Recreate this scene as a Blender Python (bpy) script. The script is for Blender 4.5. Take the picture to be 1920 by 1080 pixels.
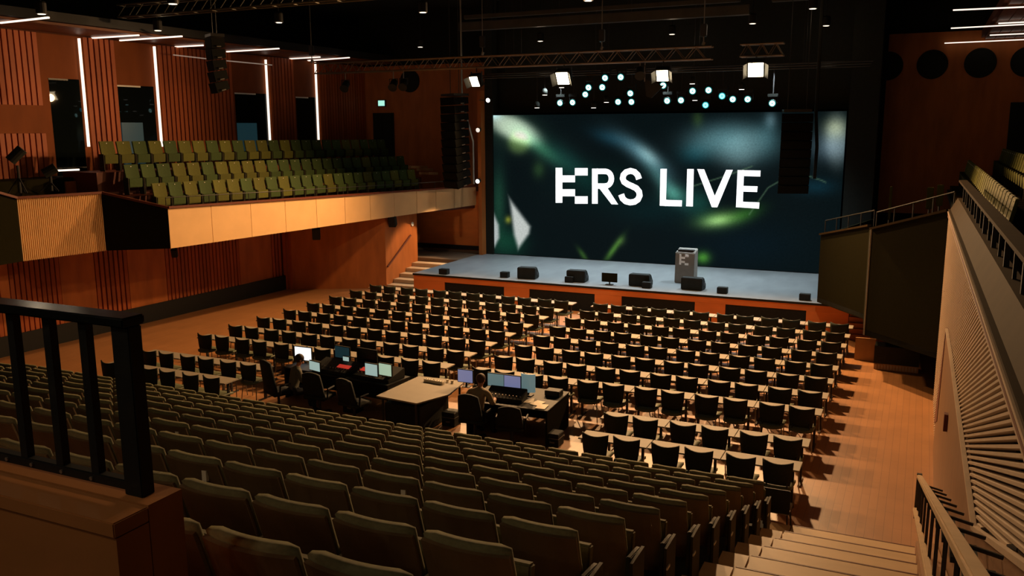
import bpy, bmesh, math, random
from mathutils import Vector, Matrix
random.seed(7)
SC = bpy.context.scene
COL = SC.collection
for o in list(bpy.data.objects):
    bpy.data.objects.remove(o)

# ---------------------------------------------------------------- camera
FPX, PIT, YAW, ROL = 1640.385, .1810, -.4369, -.0053
CP = Vector((1.7184, -24.7074, 6.1124))
_cp, _sp, _cy, _sy = math.cos(PIT), math.sin(PIT), math.cos(YAW), math.sin(YAW)
FW = Vector((_sy*_cp, _cy*_cp, -_sp)); RT = Vector((_cy, -_sy, 0)); UPV = RT.cross(FW)
RR = math.cos(ROL)*RT + math.sin(ROL)*UPV
UU = -math.sin(ROL)*RT + math.cos(ROL)*UPV
cam = bpy.data.cameras.new('camera'); camo = bpy.data.objects.new('camera', cam); COL.objects.link(camo)
cam.sensor_width = 36; cam.lens = FPX*36/1920; cam.clip_start = .05; cam.clip_end = 300
_m = Matrix((RR, UU, -FW)).transposed().to_4x4(); _m.translation = CP
camo.matrix_world = _m
SC.camera = camo

# ---------------------------------------------------------------- world, exposure
SC.view_settings.view_transform = 'Standard'; SC.view_settings.look = 'None'
SC.view_settings.exposure = 0.0; SC.view_settings.gamma = 1.0
SC.view_settings.use_curve_mapping = False
W = bpy.data.worlds.new('world'); SC.world = W; W.use_nodes = True
W.node_tree.nodes['Background'].inputs[0].default_value = (.9, .72, .5, 1)
W.node_tree.nodes['Background'].inputs[1].default_value = 0.0

# hall lighting rig (the hall's own lamps, plus added fill spots and rear fill lights)
WARM = (1.0, .565, .25)
FLOOD_POWER = 4200
HOUSE_POWER = 13
STAGE_POWER = 800
JAMB_POWER = 160
FILL_POWER = 620

# ---------------------------------------------------------------- pixel helpers (1920x1080 photo pixels)
def ray(x, y): return FW + RR*((x-960)/FPX) + UU*((540-y)/FPX)
def UZ(x, y, z): d = ray(x, y); return CP + d*((z-CP.z)/d.z)
def UX(x, y, v): d = ray(x, y); return CP + d*((v-CP.x)/d.x)
def UY(x, y, v): d = ray(x, y); return CP + d*((v-CP.y)/d.y)
def UP(x, y, a, b):
    n = Vector((b[1]-a[1], -(b[0]-a[0]), 0)); d = ray(x, y)
    return CP + d*((Vector((a[0], a[1], 0))-Vector((CP.x, CP.y, 0))).dot(n)/d.dot(n))
def PJ(p):
    d = Vector(p)-CP; z = d.dot(FW)
    return (960+FPX*d.dot(RR)/z, 540-FPX*d.dot(UU)/z, z)
def ZAT(x, y, ypx):
    lo, hi = -3.0, 14.0
    for _ in range(50):
        m = (lo+hi)/2
        if PJ((x, y, m))[1] > ypx: lo = m
        else: hi = m
    return lo

# ---------------------------------------------------------------- materials
MATS = {}
def mat(name, col, rough=.6, metal=0, noise=0, scale=6, stretch=(1, 1, 1), emit=None, estr=0, rnd=0, bump=0, spec=.22):
    if name in MATS: return MATS[name]
    m = bpy.data.materials.new(name); m.use_nodes = True; nt = m.node_tree; b = nt.nodes['Principled BSDF']
    b.inputs['Base Color'].default_value = (*col, 1); b.inputs['Roughness'].default_value = rough
    b.inputs['Metallic'].default_value = metal; b.inputs['Specular IOR Level'].default_value = spec
    if noise or rnd:
        tc = nt.nodes.new('ShaderNodeTexCoord'); mp = nt.nodes.new('ShaderNodeMapping')
        mp.inputs['Scale'].default_value = stretch
        nz = nt.nodes.new('ShaderNodeTexNoise'); nz.inputs['Scale'].default_value = scale; nz.inputs['Detail'].default_value = 4
        nt.links.new(tc.outputs['Object'], mp.inputs[0]); nt.links.new(mp.outputs[0], nz.inputs[0])
        mr = nt.nodes.new('ShaderNodeMapRange'); mr.inputs[1].default_value = .25; mr.inputs[2].default_value = .75
        mr.inputs[3].default_value = 1-noise; mr.inputs[4].default_value = 1+noise
        nt.links.new(nz.outputs[0], mr.inputs[0])
        last = mr.outputs[0]
        if rnd:
            oi = nt.nodes.new('ShaderNodeObjectInfo'); m2 = nt.nodes.new('ShaderNodeMapRange')
            m2.inputs[3].default_value = 1-rnd; m2.inputs[4].default_value = 1+rnd
            nt.links.new(oi.outputs['Random'], m2.inputs[0])
            mu = nt.nodes.new('ShaderNodeMath'); mu.operation = 'MULTIPLY'
            nt.links.new(last, mu.inputs[0]); nt.links.new(m2.outputs[0], mu.inputs[1]); last = mu.outputs[0]
        vm = nt.nodes.new('ShaderNodeVectorMath'); vm.operation = 'SCALE'; vm.inputs[0].default_value = col
        nt.links.new(last, vm.inputs['Scale']); nt.links.new(vm.outputs[0], b.inputs['Base Color'])
        if bump:
            bp = nt.nodes.new('ShaderNodeBump'); bp.inputs['Strength'].default_value = bump; bp.inputs['Distance'].default_value = .01
            nt.links.new(nz.outputs[0], bp.inputs['Height']); nt.links.new(bp.outputs[0], b.inputs['Normal'])
    if emit:
        b.inputs['Emission Color'].default_value = (*emit, 1); b.inputs['Emission Strength'].default_value = estr
    MATS[name] = m; return m

mat('front_wood', (.70, .20, .042), .5, noise=.15, scale=3, stretch=(.3, 1, 1))
mat('orange_wood', (.43, .13, .03), .5, noise=.22, scale=3, stretch=(1, 1, .25))
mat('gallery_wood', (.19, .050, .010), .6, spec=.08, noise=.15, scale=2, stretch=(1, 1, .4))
mat('slat_wood', (.36, .085, .022), .55, noise=.25, scale=3, stretch=(1, 1, .2), rnd=.15)
mat('slat_back', (.08, .022, .008), .8)
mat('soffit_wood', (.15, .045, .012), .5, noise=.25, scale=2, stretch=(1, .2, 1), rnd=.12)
mat('tan_panel', (.66, .41, .185), .55, noise=.06, scale=2, rnd=.04)
mat('tan_rib', (.76, .50, .24), .55, noise=.06, scale=2)
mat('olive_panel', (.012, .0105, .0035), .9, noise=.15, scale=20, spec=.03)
mat('red_trim', (.12, .030, .012), .5)
mat('black', (.010, .010, .009), .6)
mat('soft_black', (.014, .015, .011), .8, noise=.2, scale=12)
mat('black_gloss', (.008, .009, .009), .2)
mat('case_black', (.013, .014, .011), .6, spec=.2, noise=.2, scale=8)
mat('chair_black', (.020, .023, .012), .75, noise=.2, scale=30)
mat('chair_seat', (.10, .11, .06), .6)
mat('metal', (.30, .27, .23), .4, metal=.8)
mat('dark_metal', (.045, .043, .04), .45, metal=.6)
mat('truss_metal', (.20, .16, .12), .42, metal=.75)
mat('array_black', (.004, .004, .003), .7, spec=.05)
mat('ladder_metal', (.12, .11, .075), .5, metal=.5)
mat('desk_top', (.26, .222, .168), .6, noise=.05, scale=5, spec=.25)
mat('deck', (.19, .20, .20), .38, noise=.16, scale=2.2, stretch=(1, .35, 1))
mat('landing_wood', (.13, .085, .05), .5, noise=.2, scale=3, stretch=(.3, 1, 1))
mat('tread_wood', (.52, .36, .20), .5, noise=.10, scale=4, stretch=(.3, 1, 1))
mat('seat_olive', (.135, .125, .062), .85, noise=.15, scale=40, rnd=.22)
mat('seat_shell', (.13, .080, .036), .6, noise=.2, scale=5, rnd=.15)
mat('seat_dark', (.030, .026, .012), .7)
mat('balcony_olive', (.075, .078, .010), .8, noise=.12, scale=30, rnd=.18)
mat('balcony_green', (.033, .056, .012), .8, noise=.12, scale=30, rnd=.18)
mat('pale', (.72, .70, .62), .5)
mat('paper', (.78, .70, .56), .7)
mat('ceiling_black', (.012, .012, .009), .9)
mat('duct', (.055, .055, .050), .5, noise=.2, scale=2)
mat('glass_dark', (.004, .006, .006), .02, spec=.12)
mat('lining_wood', (.20, .095, .034), .6, noise=.1, scale=4, stretch=(1, 1, .3))
mat('plywood', (.42, .23, .10), .6, noise=.1, scale=5)
mat('lectern_grey', (.23, .205, .175), .55, noise=.08, scale=6)
mat('skin', (.42, .20, .13), .55); mat('hair_dark', (.02, .012, .008), .6); mat('hair_brown', (.07, .032, .014), .6)
mat('shirt_grey', (.10, .095, .07), .8); mat('shirt_olive', (.26, .20, .12), .8); mat('trousers', (.02, .02, .025), .8); mat('shoe', (.01, .01, .01), .5)
mat('led_white', (.9, .85, .8), .5, emit=(1, .80, .66), estr=1.5)
mat('rail_glow', (.5, .4, .35), .5, emit=(1, .74, .58), estr=.16)
mat('flood_face', (1, .9, .8), .5, emit=(1, .80, .50), estr=26)
mat('head_lens', (.8, 1, 1), .4, emit=(.55, 1.0, .95), estr=5)
mat('head_core', (.3, .6, .6), .4, emit=(.10, .50, .50), estr=1.2)
mat('head_rim', (.02, .10, .10), .5, emit=(0.0, .22, .22), estr=.5)
mat('head_blue', (.2, .8, 1), .4, emit=(.10, .75, 1), estr=5)
mat('spot_white', (1, .97, .9), .4, emit=(1, .93, .84), estr=3)
mat('downlight_glow', (1, .95, .85), .4, emit=(1, .93, .82), estr=.85)
mat('exit_glow', (.6, 1, .9), .5, emit=(.45, 1, .82), estr=.9)
mat('screen_white', (1, 1, 1), .4, emit=(.92, .97, 1), estr=1.15)
mat('screen_pale', (.6, .8, .8), .4, emit=(.30, .43, .40), estr=.9)
mat('screen_green', (.6, .8, .6), .4, emit=(.36, .50, .36), estr=.9)
mat('screen_blue', (.4, .45, .7), .4, emit=(.14, .16, .30), estr=.9)
mat('screen_teal', (.3, .45, .5), .4, emit=(.10, .17, .18), estr=.8)
mat('screen_dark', (.02, .05, .06), .3, emit=(.006, .02, .025), estr=1)
mat('red_glow', (.5, .05, .03), .4, emit=(.7, .05, .03), estr=.55)
mat('letter', (1, 1, 1), .5, emit=(.95, .93, .95), estr=1.0)

def floor_material():
    m = bpy.data.materials.new('parquet'); m.use_nodes = True; nt = m.node_tree; b = nt.nodes['Principled BSDF']
    tc = nt.nodes.new('ShaderNodeTexCoord'); mp = nt.nodes.new('ShaderNodeMapping'); mp.inputs['Rotation'].default_value = (0, 0, math.pi/2)
    br = nt.nodes.new('ShaderNodeTexBrick'); br.inputs['Scale'].default_value = 1.0
    br.inputs['Brick Width'].default_value = 1.2; br.inputs['Row Height'].default_value = .13; br.inputs['Mortar Size'].default_value = .003
    br.inputs['Color1'].default_value = (.37, .165, .058, 1); br.inputs['Color2'].default_value = (.41, .185, .066, 1); br.inputs['Mortar'].default_value = (.20, .095, .04, 1)
    nz = nt.nodes.new('ShaderNodeTexNoise'); nz.inputs['Scale'].default_value = 1.5; nz.inputs['Detail'].default_value = 5
    mx = nt.nodes.new('ShaderNodeMixRGB'); mx.blend_type = 'MULTIPLY'; mx.inputs[0].default_value = .35
    nt.links.new(tc.outputs['Object'], mp.inputs[0]); nt.links.new(mp.outputs[0], br.inputs[0]); nt.links.new(tc.outputs['Object'], nz.inputs[0])
    nt.links.new(br.outputs[0], mx.inputs[1]); nt.links.new(nz.outputs[0], mx.inputs[2]); nt.links.new(mx.outputs[0], b.inputs['Base Color'])
    b.inputs['Roughness'].default_value = .42
    MATS['parquet'] = m
floor_material()

def screen_material():
    m = bpy.data.materials.new('led_wall_picture'); m.use_nodes = True; nt = m.node_tree; b = nt.nodes['Principled BSDF']
    b.inputs['Base Color'].default_value = (.002, .002, .002, 1); b.inputs['Roughness'].default_value = .9; b.inputs['Specular IOR Level'].default_value = 0
    at = nt.nodes.new('ShaderNodeAttribute'); at.attribute_name = 'picture'
    tc = nt.nodes.new('ShaderNodeTexCoord'); nz = nt.nodes.new('ShaderNodeTexNoise'); nz.inputs['Scale'].default_value = 14; nz.inputs['Detail'].default_value = 6; nz.inputs['Roughness'].default_value = .8
    mr = nt.nodes.new('ShaderNodeMapRange'); mr.inputs[1].default_value = .3; mr.inputs[2].default_value = .7; mr.inputs[3].default_value = .75; mr.inputs[4].default_value = 1.25
    mu = nt.nodes.new('ShaderNodeVectorMath'); mu.operation = 'SCALE'
    nt.links.new(tc.outputs['Object'], nz.inputs[0]); nt.links.new(nz.outputs[0], mr.inputs[0])
    nt.links.new(at.outputs['Color'], mu.inputs[0]); nt.links.new(mr.outputs[0], mu.inputs['Scale'])
    nt.links.new(mu.outputs[0], b.inputs['Emission Color']); b.inputs['Emission Strength'].default_value = 1.0
    MATS['led_wall_picture'] = m
screen_material()

# ---------------------------------------------------------------- mesh builder
class MB:
    def __init__(s): s.v = []; s.f = []
    def add(s, vs, fs):
        k = len(s.v); s.v += [tuple(p) for p in vs]; s.f += [tuple(k+i for i in f) for f in fs]; return s
    def box(s, x0, x1, y0, y1, z0, z1):
        return s.hexa([(x0, y0, z0), (x1, y0, z0), (x1, y1, z0), (x0, y1, z0)], [(x0, y0, z1), (x1, y0, z1), (x1, y1, z1), (x0, y1, z1)])
    def hexa(s, a, b):
        n = len(a)
        return s.add(list(a)+list(b), [tuple(range(n))[::-1], tuple(range(n, 2*n))]+[(i, (i+1) % n, n+(i+1) % n, n+i) for i in range(n)])
    def prism(s, poly, vec):
        vec = Vector(vec); return s.hexa([Vector(p) for p in poly], [Vector(p)+vec for p in poly])
    def bar(s, p, q, w, h, up=(0, 0, 1)):
        p = Vector(p); q = Vector(q); d = (q-p).normalized(); u = Vector(up)
        if abs(d.dot(u)) > .98: u = Vector((0, 1, 0))
        a = d.cross(u).normalized(); c = a.cross(d)
        r = [a*(w/2)+c*(h/2), -a*(w/2)+c*(h/2), -a*(w/2)-c*(h/2), a*(w/2)-c*(h/2)]
        return s.hexa([p+k for k in r], [q+k for k in r])
    def tube(s, p, q, r, n=8, r2=None):
        p = Vector(p); q = Vector(q); d = (q-p).normalized(); u = Vector((0, 0, 1)) if abs(d.z) < .9 else Vector((0, 1, 0))
        a = d.cross(u).normalized(); c = a.cross(d); r2 = r if r2 is None else r2
        cs = [(math.cos(2*math.pi*i/n), math.sin(2*math.pi*i/n)) for i in range(n)]
        return s.hexa([p+(a*x+c*y)*r for x, y in cs], [q+(a*x+c*y)*r2 for x, y in cs])
    def path(s, pts, r, n=6):
        for i in range(len(pts)-1): s.tube(pts[i], pts[i+1], r, n)
        return s
    def lathe(s, prof, n=16, c=(0, 0, 0), M=None):
        c = Vector(c); vs = []; k = len(prof)
        for r, z in prof:
            for i in range(n):
                p = Vector((r*math.cos(2*math.pi*i/n), r*math.sin(2*math.pi*i/n), z))
                vs.append((M @ p if M else p)+c)
        fs = [(j*n+i, j*n+(i+1) % n, (j+1)*n+(i+1) % n, (j+1)*n+i) for j in range(k-1) for i in range(n)]
        fs += [tuple(range(n))[::-1], tuple(range((k-1)*n, k*n))]
        return s.add(vs, fs)
    def shell(s, fn, nu, nv, th):
        """closed thick sheet; fn(u,v)->(point, outward normal), u,v in 0..1"""
        A = []; B = []
        for j in range(nv+1):
            for i in range(nu+1):
                p, nn = fn(i/nu, j/nv); p = Vector(p); nn = Vector(nn)
                t = th(i/nu, j/nv) if callable(th) else th
                A.append(p); B.append(p+nn*t)
        m = nu+1; N = len(A); fs = []
        for j in range(nv):
            for i in range(nu):
                a = j*m+i; fs.append((a, a+m, a+m+1, a+1)); fs.append((N+a, N+a+1, N+a+m+1, N+a+m))
        for i in range(nu):
            fs.append((i, i+1, N+i+1, N+i)); a = nv*m+i; fs.append((a+1, a, N+a, N+a+1))
        for j in range(nv):
            a = j*m; fs.append((a+m, a, N+a, N+a+m)); a = j*m+nu; fs.append((a, a+m, N+a+m, N+a))
        return s.add(A+B, fs)
    def ball(s, c, r, n=10, m=7, sc=(1, 1, 1)):
        pr = [(math.sin(math.pi*j/m)*r+1e-4, -math.cos(math.pi*j/m)*r) for j in range(m+1)]
        return s.lathe(pr, n, c, Matrix.Diagonal(sc))
    def mesh(s, name, bevel=0, smooth=False):
        me = bpy.data.meshes.new(name); me.from_pydata(s.v, [], s.f)
        bm = bmesh.new(); bm.from_mesh(me); bmesh.ops.recalc_face_normals(bm, faces=bm.faces)
        if bevel: bmesh.ops.bevel(bm, geom=list(bm.edges), offset=bevel, segments=2, affect='EDGES', clamp_overlap=True)
        bm.to_mesh(me); bm.free()
        if smooth:
            for p in me.polygons: p.use_smooth = True
        return me
    def build(s, name, m, parent=None, bevel=0, smooth=False, **kw):
        me = s.mesh(name, bevel, smooth); me.materials.append(MATS[m])
        return link(name, me, parent, **kw)

def link(name, data, parent=None, label=None, cat=None, group=None, kind=None, loc=None):
    o = bpy.data.objects.new(name, data); COL.objects.link(o)
    if parent is not None:
        o.parent = parent
    if loc is not None: o.location = loc
    if label: o['label'] = label
    if cat: o['category'] = cat
    if group: o['group'] = group
    if kind: o['kind'] = kind
    return o
def thing(name, label, cat, loc=(0, 0, 0), rz=0, group=None, kind=None):
    o = link(name, None, None, label, cat, group, kind, loc); o.rotation_euler = (0, 0, rz); o.empty_display_size = .1
    return o
def dup(root, loc, rz, label, group=None):
    kids = KIDS[root.name]
    r = root.copy(); COL.objects.link(r); r.location = loc; r.rotation_euler = (0, 0, rz); r['label'] = label
    if group: r['group'] = group
    for ch, subs in kids:
        c = ch.copy(); COL.objects.link(c); c.parent = r
        for g in subs:
            d = g.copy(); COL.objects.link(d); d.parent = c
    return r
KIDS = {}
def remember(root):
    def ch(o): return [k for k in COL.objects if k.parent == o]
    KIDS[root.name] = [(c, ch(c)) for c in ch(root)]
ORD = ['first', 'second', 'third', 'fourth', 'fifth', 'sixth', 'seventh', 'eighth', 'ninth', 'tenth', 'eleventh', 'twelfth', 'thirteenth', 'fourteenth',
       'fifteenth', 'sixteenth', 'seventeenth', 'eighteenth', 'nineteenth', 'twentieth'] + ['twenty-'+k for k in ('first', 'second', 'third', 'fourth', 'fifth', 'sixth', 'seventh', 'eighth', 'ninth')] + ['thirtieth', 'thirty-first', 'thirty-second']
def struct(name, mb, m, **kw): return mb.build(name, m, kind='structure', **kw)

# ================================================================= THE HALL
ZST = .9                                   # stage height
YST = 2.46                                 # stage front
XR = 2.28                                  # right wall plane
XLU = -22.0                                # gallery wall on the tan balcony side
YF = 10.0                                  # front wall plane
struct('floor', MB().box(-26, 9, -30, 14, -.2, 0), 'parquet')
struct('ceiling', MB().box(-26, 12, -34, 14, 11.2, 11.4), 'ceiling_black')
struct('wall_back', MB().box(-26, 12, -33.3, -33, 0, 11.2), 'soft_black')
struct('wall_side', MB().box(11.5, 11.8, -33, 14, 0, 11.2), 'soft_black')
struct('wall_side_left', MB().box(-26, -25.7, -33, 14, 0, 11.2), 'soft_black')
struct('wall_stage_back', MB().box(-26, 12, 13, 13.3, 0, 11.2), 'soft_black')

# ---- gallery wall above the tan balcony (X = XLU): panels, slats, dark windows
wl = struct('wall_left', MB().box(XLU-.25, XLU-.02, -20, YF, 2.8, 9.2), 'slat_back')
def ygal(px, py=200): return UX(px, py, XLU).y
ZG0, ZG1 = 3.4, 8.92
def slats(parent, a, b, z0, z1, pitch=.19, w=.14, d=.06, name='slat'):
    """vertical battens between plan points a and b (2-D), standing proud towards +normal"""
    a = Vector((a[0], a[1], 0)); b = Vector((b[0], b[1], 0)); L = (b-a).length; t = (b-a)/L; n = Vector((t.y, -t.x, 0))
    k = max(1, int(round(L/pitch))); me = MB().box(-w/2, w/2, -d, 0, 0, z1-z0).mesh(name); me.materials.append(MATS['slat_wood'])
    for i in range(k):
        p = a+t*(L*(i+.5)/k); o = link(name, me, parent); o.location = (p.x, p.y, z0)
        o.rotation_euler = (0, 0, math.atan2(t.y, t.x))
sect = [(-60, 80, 's'), (80, 163, 'w'), (163, 222, 's'), (222, 301, 'w'), (301, 437, 's'), (437, 505, 'w'), (505, 552, 's'), (552, 597, 'w'), (597, 684, 's')]
wins = {80: (94, 150, 148), 222: (221, 288, 161), 437: (440, 500, 175), 552: (554, 590, 182)}
wn = 0
for a, b, k in sect:
    ya, yb = ygal(a), min(ygal(b), YF-.02)
    if k == 's':
        slats(wl, (XLU, ya), (XLU, yb), ZG0, ZG1)
        continue
    wa, wb, wt = wins[a]
    y0, y1 = ygal(wa), ygal(wb); zt = UX((wa+wb)/2, wt, XLU).z
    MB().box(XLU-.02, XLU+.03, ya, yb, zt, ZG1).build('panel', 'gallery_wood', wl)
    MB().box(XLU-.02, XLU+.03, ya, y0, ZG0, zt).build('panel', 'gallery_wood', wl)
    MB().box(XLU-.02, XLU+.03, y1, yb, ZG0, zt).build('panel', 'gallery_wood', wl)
    wn += 1
    w = struct('window_%d' % wn, MB().prism([(XLU-.02, y0, ZG0), (XLU+.004, y0, ZG0), (XLU+.06, y1, ZG0), (XLU-.02, y1, ZG0)], (0, 0, zt-ZG0)), 'glass_dark')
    MB().box(XLU-.02, XLU+.04, y0, y1, zt-.05, zt).build('window_frame', 'pale' if wn > 1 else 'dark_metal', w)  # pale top bars are reflections at the window heads, built as strips
    MB().box(XLU-.02, XLU+.04, y0, y1, ZG0+1.2, ZG0+1.24).build('window_frame', 'dark_metal', w)
    if wn in (2, 3):
        MB().box(XLU+.005, XLU+.045, y0+.05, y0+(y1-y0)*.62, 5.0, 6.35).build('roller_blind', 'screen_dark', w)
# flat band crossing the first slats
ya, yb = ygal(-60), ygal(86)
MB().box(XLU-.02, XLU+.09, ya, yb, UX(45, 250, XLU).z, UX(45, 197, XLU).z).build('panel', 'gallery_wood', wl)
# LED lines on the wall and soffit
nled = 0
for px0, py0, px1, py1, lab in ((148, 72, 165, 275, 'beside the window nearest the parapet corner'), (289, 87, 302, 275, 'second along the gallery wall'), (498, 112, 506, 272, 'third along the gallery wall'), (591, 117, 596, 270, 'fourth, nearest the exit sign')):
    p = UX(px0, py0, XLU+.097); q = UX(px1, py1, XLU+.097)
    MB().bar(p, (p.x, p.y, q.z), .075, .05, (0, 1, 0)).build('led_line', 'led_white', None, label='upright white light line, '+lab, cat='light', group='upright light lines on the gallery wall')
ZS = 8.93
for i, (a, b, c, d, dim, lab) in enumerate(((0, 43, 91, 33, 0, 'over the slatted corner'), (148, 73, 260, 66, 0, 'joining the first upright line'), (225, 76, 341, 68, 0, 'between the first and second upright lines'),
        (289, 90, 381, 85, 0, 'joining the second upright line'), (425, 97, 523, 91, 0, 'beside the hanging loudspeaker'), (498, 113, 600, 107, 0, 'joining the third upright line'), (563, 115, 655, 108, 0, 'touching the truss end'))):
    p = UZ(a, b, ZS); q = UZ(c, d, ZS)
    MB().bar(p, q, .06, .04).build('led_line', 'led_white', None, label='level white light line on the wood soffit, '+lab, cat='light', group='level light lines on the soffit')
for a, b, c, d, lab in ((325, 103, 386, 110, 'above the slats left of the hanging loudspeaker'), (425, 114, 510, 122, 'between hanging loudspeaker and third upright light line')):
    p = UX(a, b, XLU+.5); q = UX(c, d, XLU+.5)
    MB().tube(p, q, .022, 6).build('ceiling_rail', 'rail_glow', None, label='thin dim rail '+lab, cat='rail')  # metal rails carry a faint glow in their material, though no lamps
for i, (a, b, c, d, lab) in enumerate(((1787, 19, 1990, 10, 'first from the floodlights'), (1783, 53, 1990, 42, 'second from the floodlights'), (1771, 81, 1990, 71, 'nearest the round portholes'), (1872, 44, 1990, 38, 'short outer one'), (1856, 66, 1990, 60, 'outer one above portholes'))):
    p = UZ(a, b, ZS-.03); q = UZ(c, d, ZS-.03)
    MB().bar(p, q, .035, .03).build('led_line', 'led_white', None, label='thin light line over the porthole wall, '+lab, cat='light', group='light lines over the porthole wall')
# wooden soffits, plank by plank
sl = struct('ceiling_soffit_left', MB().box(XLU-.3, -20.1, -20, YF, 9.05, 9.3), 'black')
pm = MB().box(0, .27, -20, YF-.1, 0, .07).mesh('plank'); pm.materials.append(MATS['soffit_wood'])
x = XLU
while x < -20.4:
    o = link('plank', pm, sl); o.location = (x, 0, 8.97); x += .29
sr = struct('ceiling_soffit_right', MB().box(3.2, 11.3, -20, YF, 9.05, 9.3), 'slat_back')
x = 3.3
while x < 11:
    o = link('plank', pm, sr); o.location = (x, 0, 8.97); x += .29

# ---- wall below the tan balcony
LA = UZ(248, 610, 0); LB = UZ(533, 542, 0); LDIR = (LB-LA).normalized()
L0 = LA-LDIR*11
wll = struct('wall_left_lower', MB().prism([L0, LB, LB+Vector((-.3, .1, 0)), L0+Vector((-.3, 0, 0))], (0, 0, 2.82)), 'slat_back')
def lowp(px, py=560): return UP(px, py, L0, LB)
n2 = Vector((LDIR.y, -LDIR.x, 0))
for a, b, k in ((-260, -60, 'p'), (-60, 0, 's'), (0, 18, 'p'), (18, 115, 's'), (115, 180, 'p'), (180, 243, 's'), (243, 313, 'p'), (313, 452, 's'), (452, 512, 'p'), (512, 530, 's')):
    p, q = lowp(a), lowp(b)
    if k == 'p':
        p.z = q.z = .02
        MB().prism([p, q, q+n2*.05, p+n2*.05], (0, 0, 2.78)).build('panel', 'orange_wood', wll)
    else: slats(wll, (p.x, p.y), (q.x, q.y), .02, 2.8, .16, .115)
struct('baseboard_left', MB().prism([L0+n2*.09, LB+n2*.09, LB+n2*.13, L0+n2*.13], (0, 0, .56)), 'black')
# slatted column and orange walls beside the stage steps
S0 = UZ(725, 541, 0)
SX = S0.x
LC = LB+(S0-LB)*.10
c = struct('wall_step_side', MB().prism([LB, S0, S0+Vector((-.1, .3, 0)), LB+Vector((-.1, .3, 0))], (0, 0, 3.2)), 'orange_wood')
slats(c, (LB.x, LB.y), (LC.x, LC.y), 0, 2.8, .16, .10, .08)
struct('wall_steps', MB().box(SX-.25, SX, S0.y, 5.9, 0, 3.6), 'orange_wood')
# rear wall of the stage wing with its dark slot
wr = struct('wall_wing', MB().box(-19.5, -14.72, 8.0, 8.2, ZST, 3.5), 'front_wood')
MB().box(-18.6, -14.8, 7.93, 8.01, 1.02, 1.2).build('slot', 'black', wr)
MB().box(-18.6, -14.8, 7.97, 8.01, .9, 1.0).build('skirting', 'landing_wood', wr)
struct('trim_1', MB().box(-14.86, -14.70, 7.55, 8.2, ZST, 7.6), 'orange_wood')
# dark legs of the stage opening
struct('wall_proscenium_left', MB().box(-14.70, -14.36, 7.9, 8.4, ZST, 11.2), 'soft_black')
struct('wall_proscenium_right', MB().box(-.72, .22, 7.7, 8.3, ZST, 11.2), 'soft_black')
struct('wall_above_screen', MB().box(-14.36, -.72, 8.6, 8.8, 6.7, 11.2), 'soft_black')
struct('wall_screen_backing', MB().box(-14.7, .2, 9.0, 9.2, ZST, 11.2), 'soft_black')
# front wall pieces left and right, with door, portholes
fl = struct('wall_front_left', MB().box(XLU-.3, -14.7, YF, YF+.2, 2.8, 8.9), 'orange_wood')
struct('wall_front_upper', MB().box(XLU-.3, 11.5, YF+.21, YF+.3, 8.0, 11.2), 'ceiling_black')
p, q = UY(700, 212, YF), UY(741, 296, YF)
d1 = struct('door_1', MB().box(p.x, q.x, YF-.05, YF-.003, q.z-.6, p.z), 'black')
MB().box(p.x+.08, p.x+.5, YF-.08, YF-.05, q.z-.55, p.z-.08).build('door_leaf', 'soft_black', d1)
MB().box(p.x+.55, q.x-.08, YF-.08, YF-.05, q.z-.55, p.z-.08).build('door_leaf', 'soft_black', d1)
p = UY(714.5, 193.5, YF-.12)
e = thing('exit_sign', 'small glowing green and white exit sign above the dark door', 'sign', (p.x, YF, p.z))
MB().box(-.20, .20, -.09, 0, -.15, .15).build('housing', 'dark_metal', e)
MB().box(-.17, .17, -.105, -.09, -.12, .12).build('panel', 'exit_glow', e)
fr = struct('wall_front_right', MB().box(.3, 11.5, YF, YF+.2, 3.0, 9.3), 'orange_wood')
for px, py in ((1665, 124), (1748, 121), (1838, 118), (1926, 116), (2010, 114)):
    p = UY(px, py, YF)
    M = Matrix.Rotation(math.pi/2, 3, 'X')
    po = MB().lathe([(.50, .002), (.50, .05), (.45, .05), (.45, .02)], 28, (p.x, YF-.01, p.z), M).build('porthole', 'soft_black', fr, smooth=False)
p = UY(1895, 192, YF)
d2 = struct('door_2', MB().box(p.x, p.x+1.2, YF-.05, YF-.003, 4.6, p.z), 'black')
for px, py in ((769, 152),):
    p = UY(px, py, YF)
    MB().lathe([(.50, .002), (.50, .05), (.45, .05), (.45, .02)], 28, (p.x, YF-.01, p.z), Matrix.Rotation(math.pi/2, 3, 'X')).build('porthole', 'soft_black', fl)

# ---- stage
st = thing('stage', 'raised stage with grey deck and orange wood front below the video wall', 'stage', (-7, YST, 0))
def sp(mb, name, m, **kw):
    o = mb.build(name, m, None, **kw); o.parent = st; o.matrix_parent_inverse = Matrix.Translation(-st.location); return o
sp(MB().box(-14.95, 3.2, YST-.05, 9.0, ZST-.06, ZST), 'deck', 'deck')
sp(MB().box(-14.96, 3.2, YST-.055, YST-.051, ZST-.07, ZST-.003), 'edge_strip', 'black')
sp(MB().box(-19.5, -14.95, 5.9, 9.0, 0, ZST), 'side_landing', 'landing_wood')
bays = [(833, 945, 531), (992, 1115, 543), (1165, 1303, 557), (1360, 1512, 571)]
xs = [-14.95]; zt = .64
for a, b, y in bays:
    xa = UY(a, y, YST).x; xb = UY(b, y+8, YST).x
    xs += [xa, xb]
xs.append(.03)
sp(MB().box(xs[0], xs[-1], YST, YST+.1, zt, ZST-.06), 'fascia_rail', 'front_wood')
for i in range(0, len(xs), 2):
    sp(MB().box(xs[i], xs[i+1], YST, YST+.1, 0, zt-.003), 'fascia_panel', 'front_wood')
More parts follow.
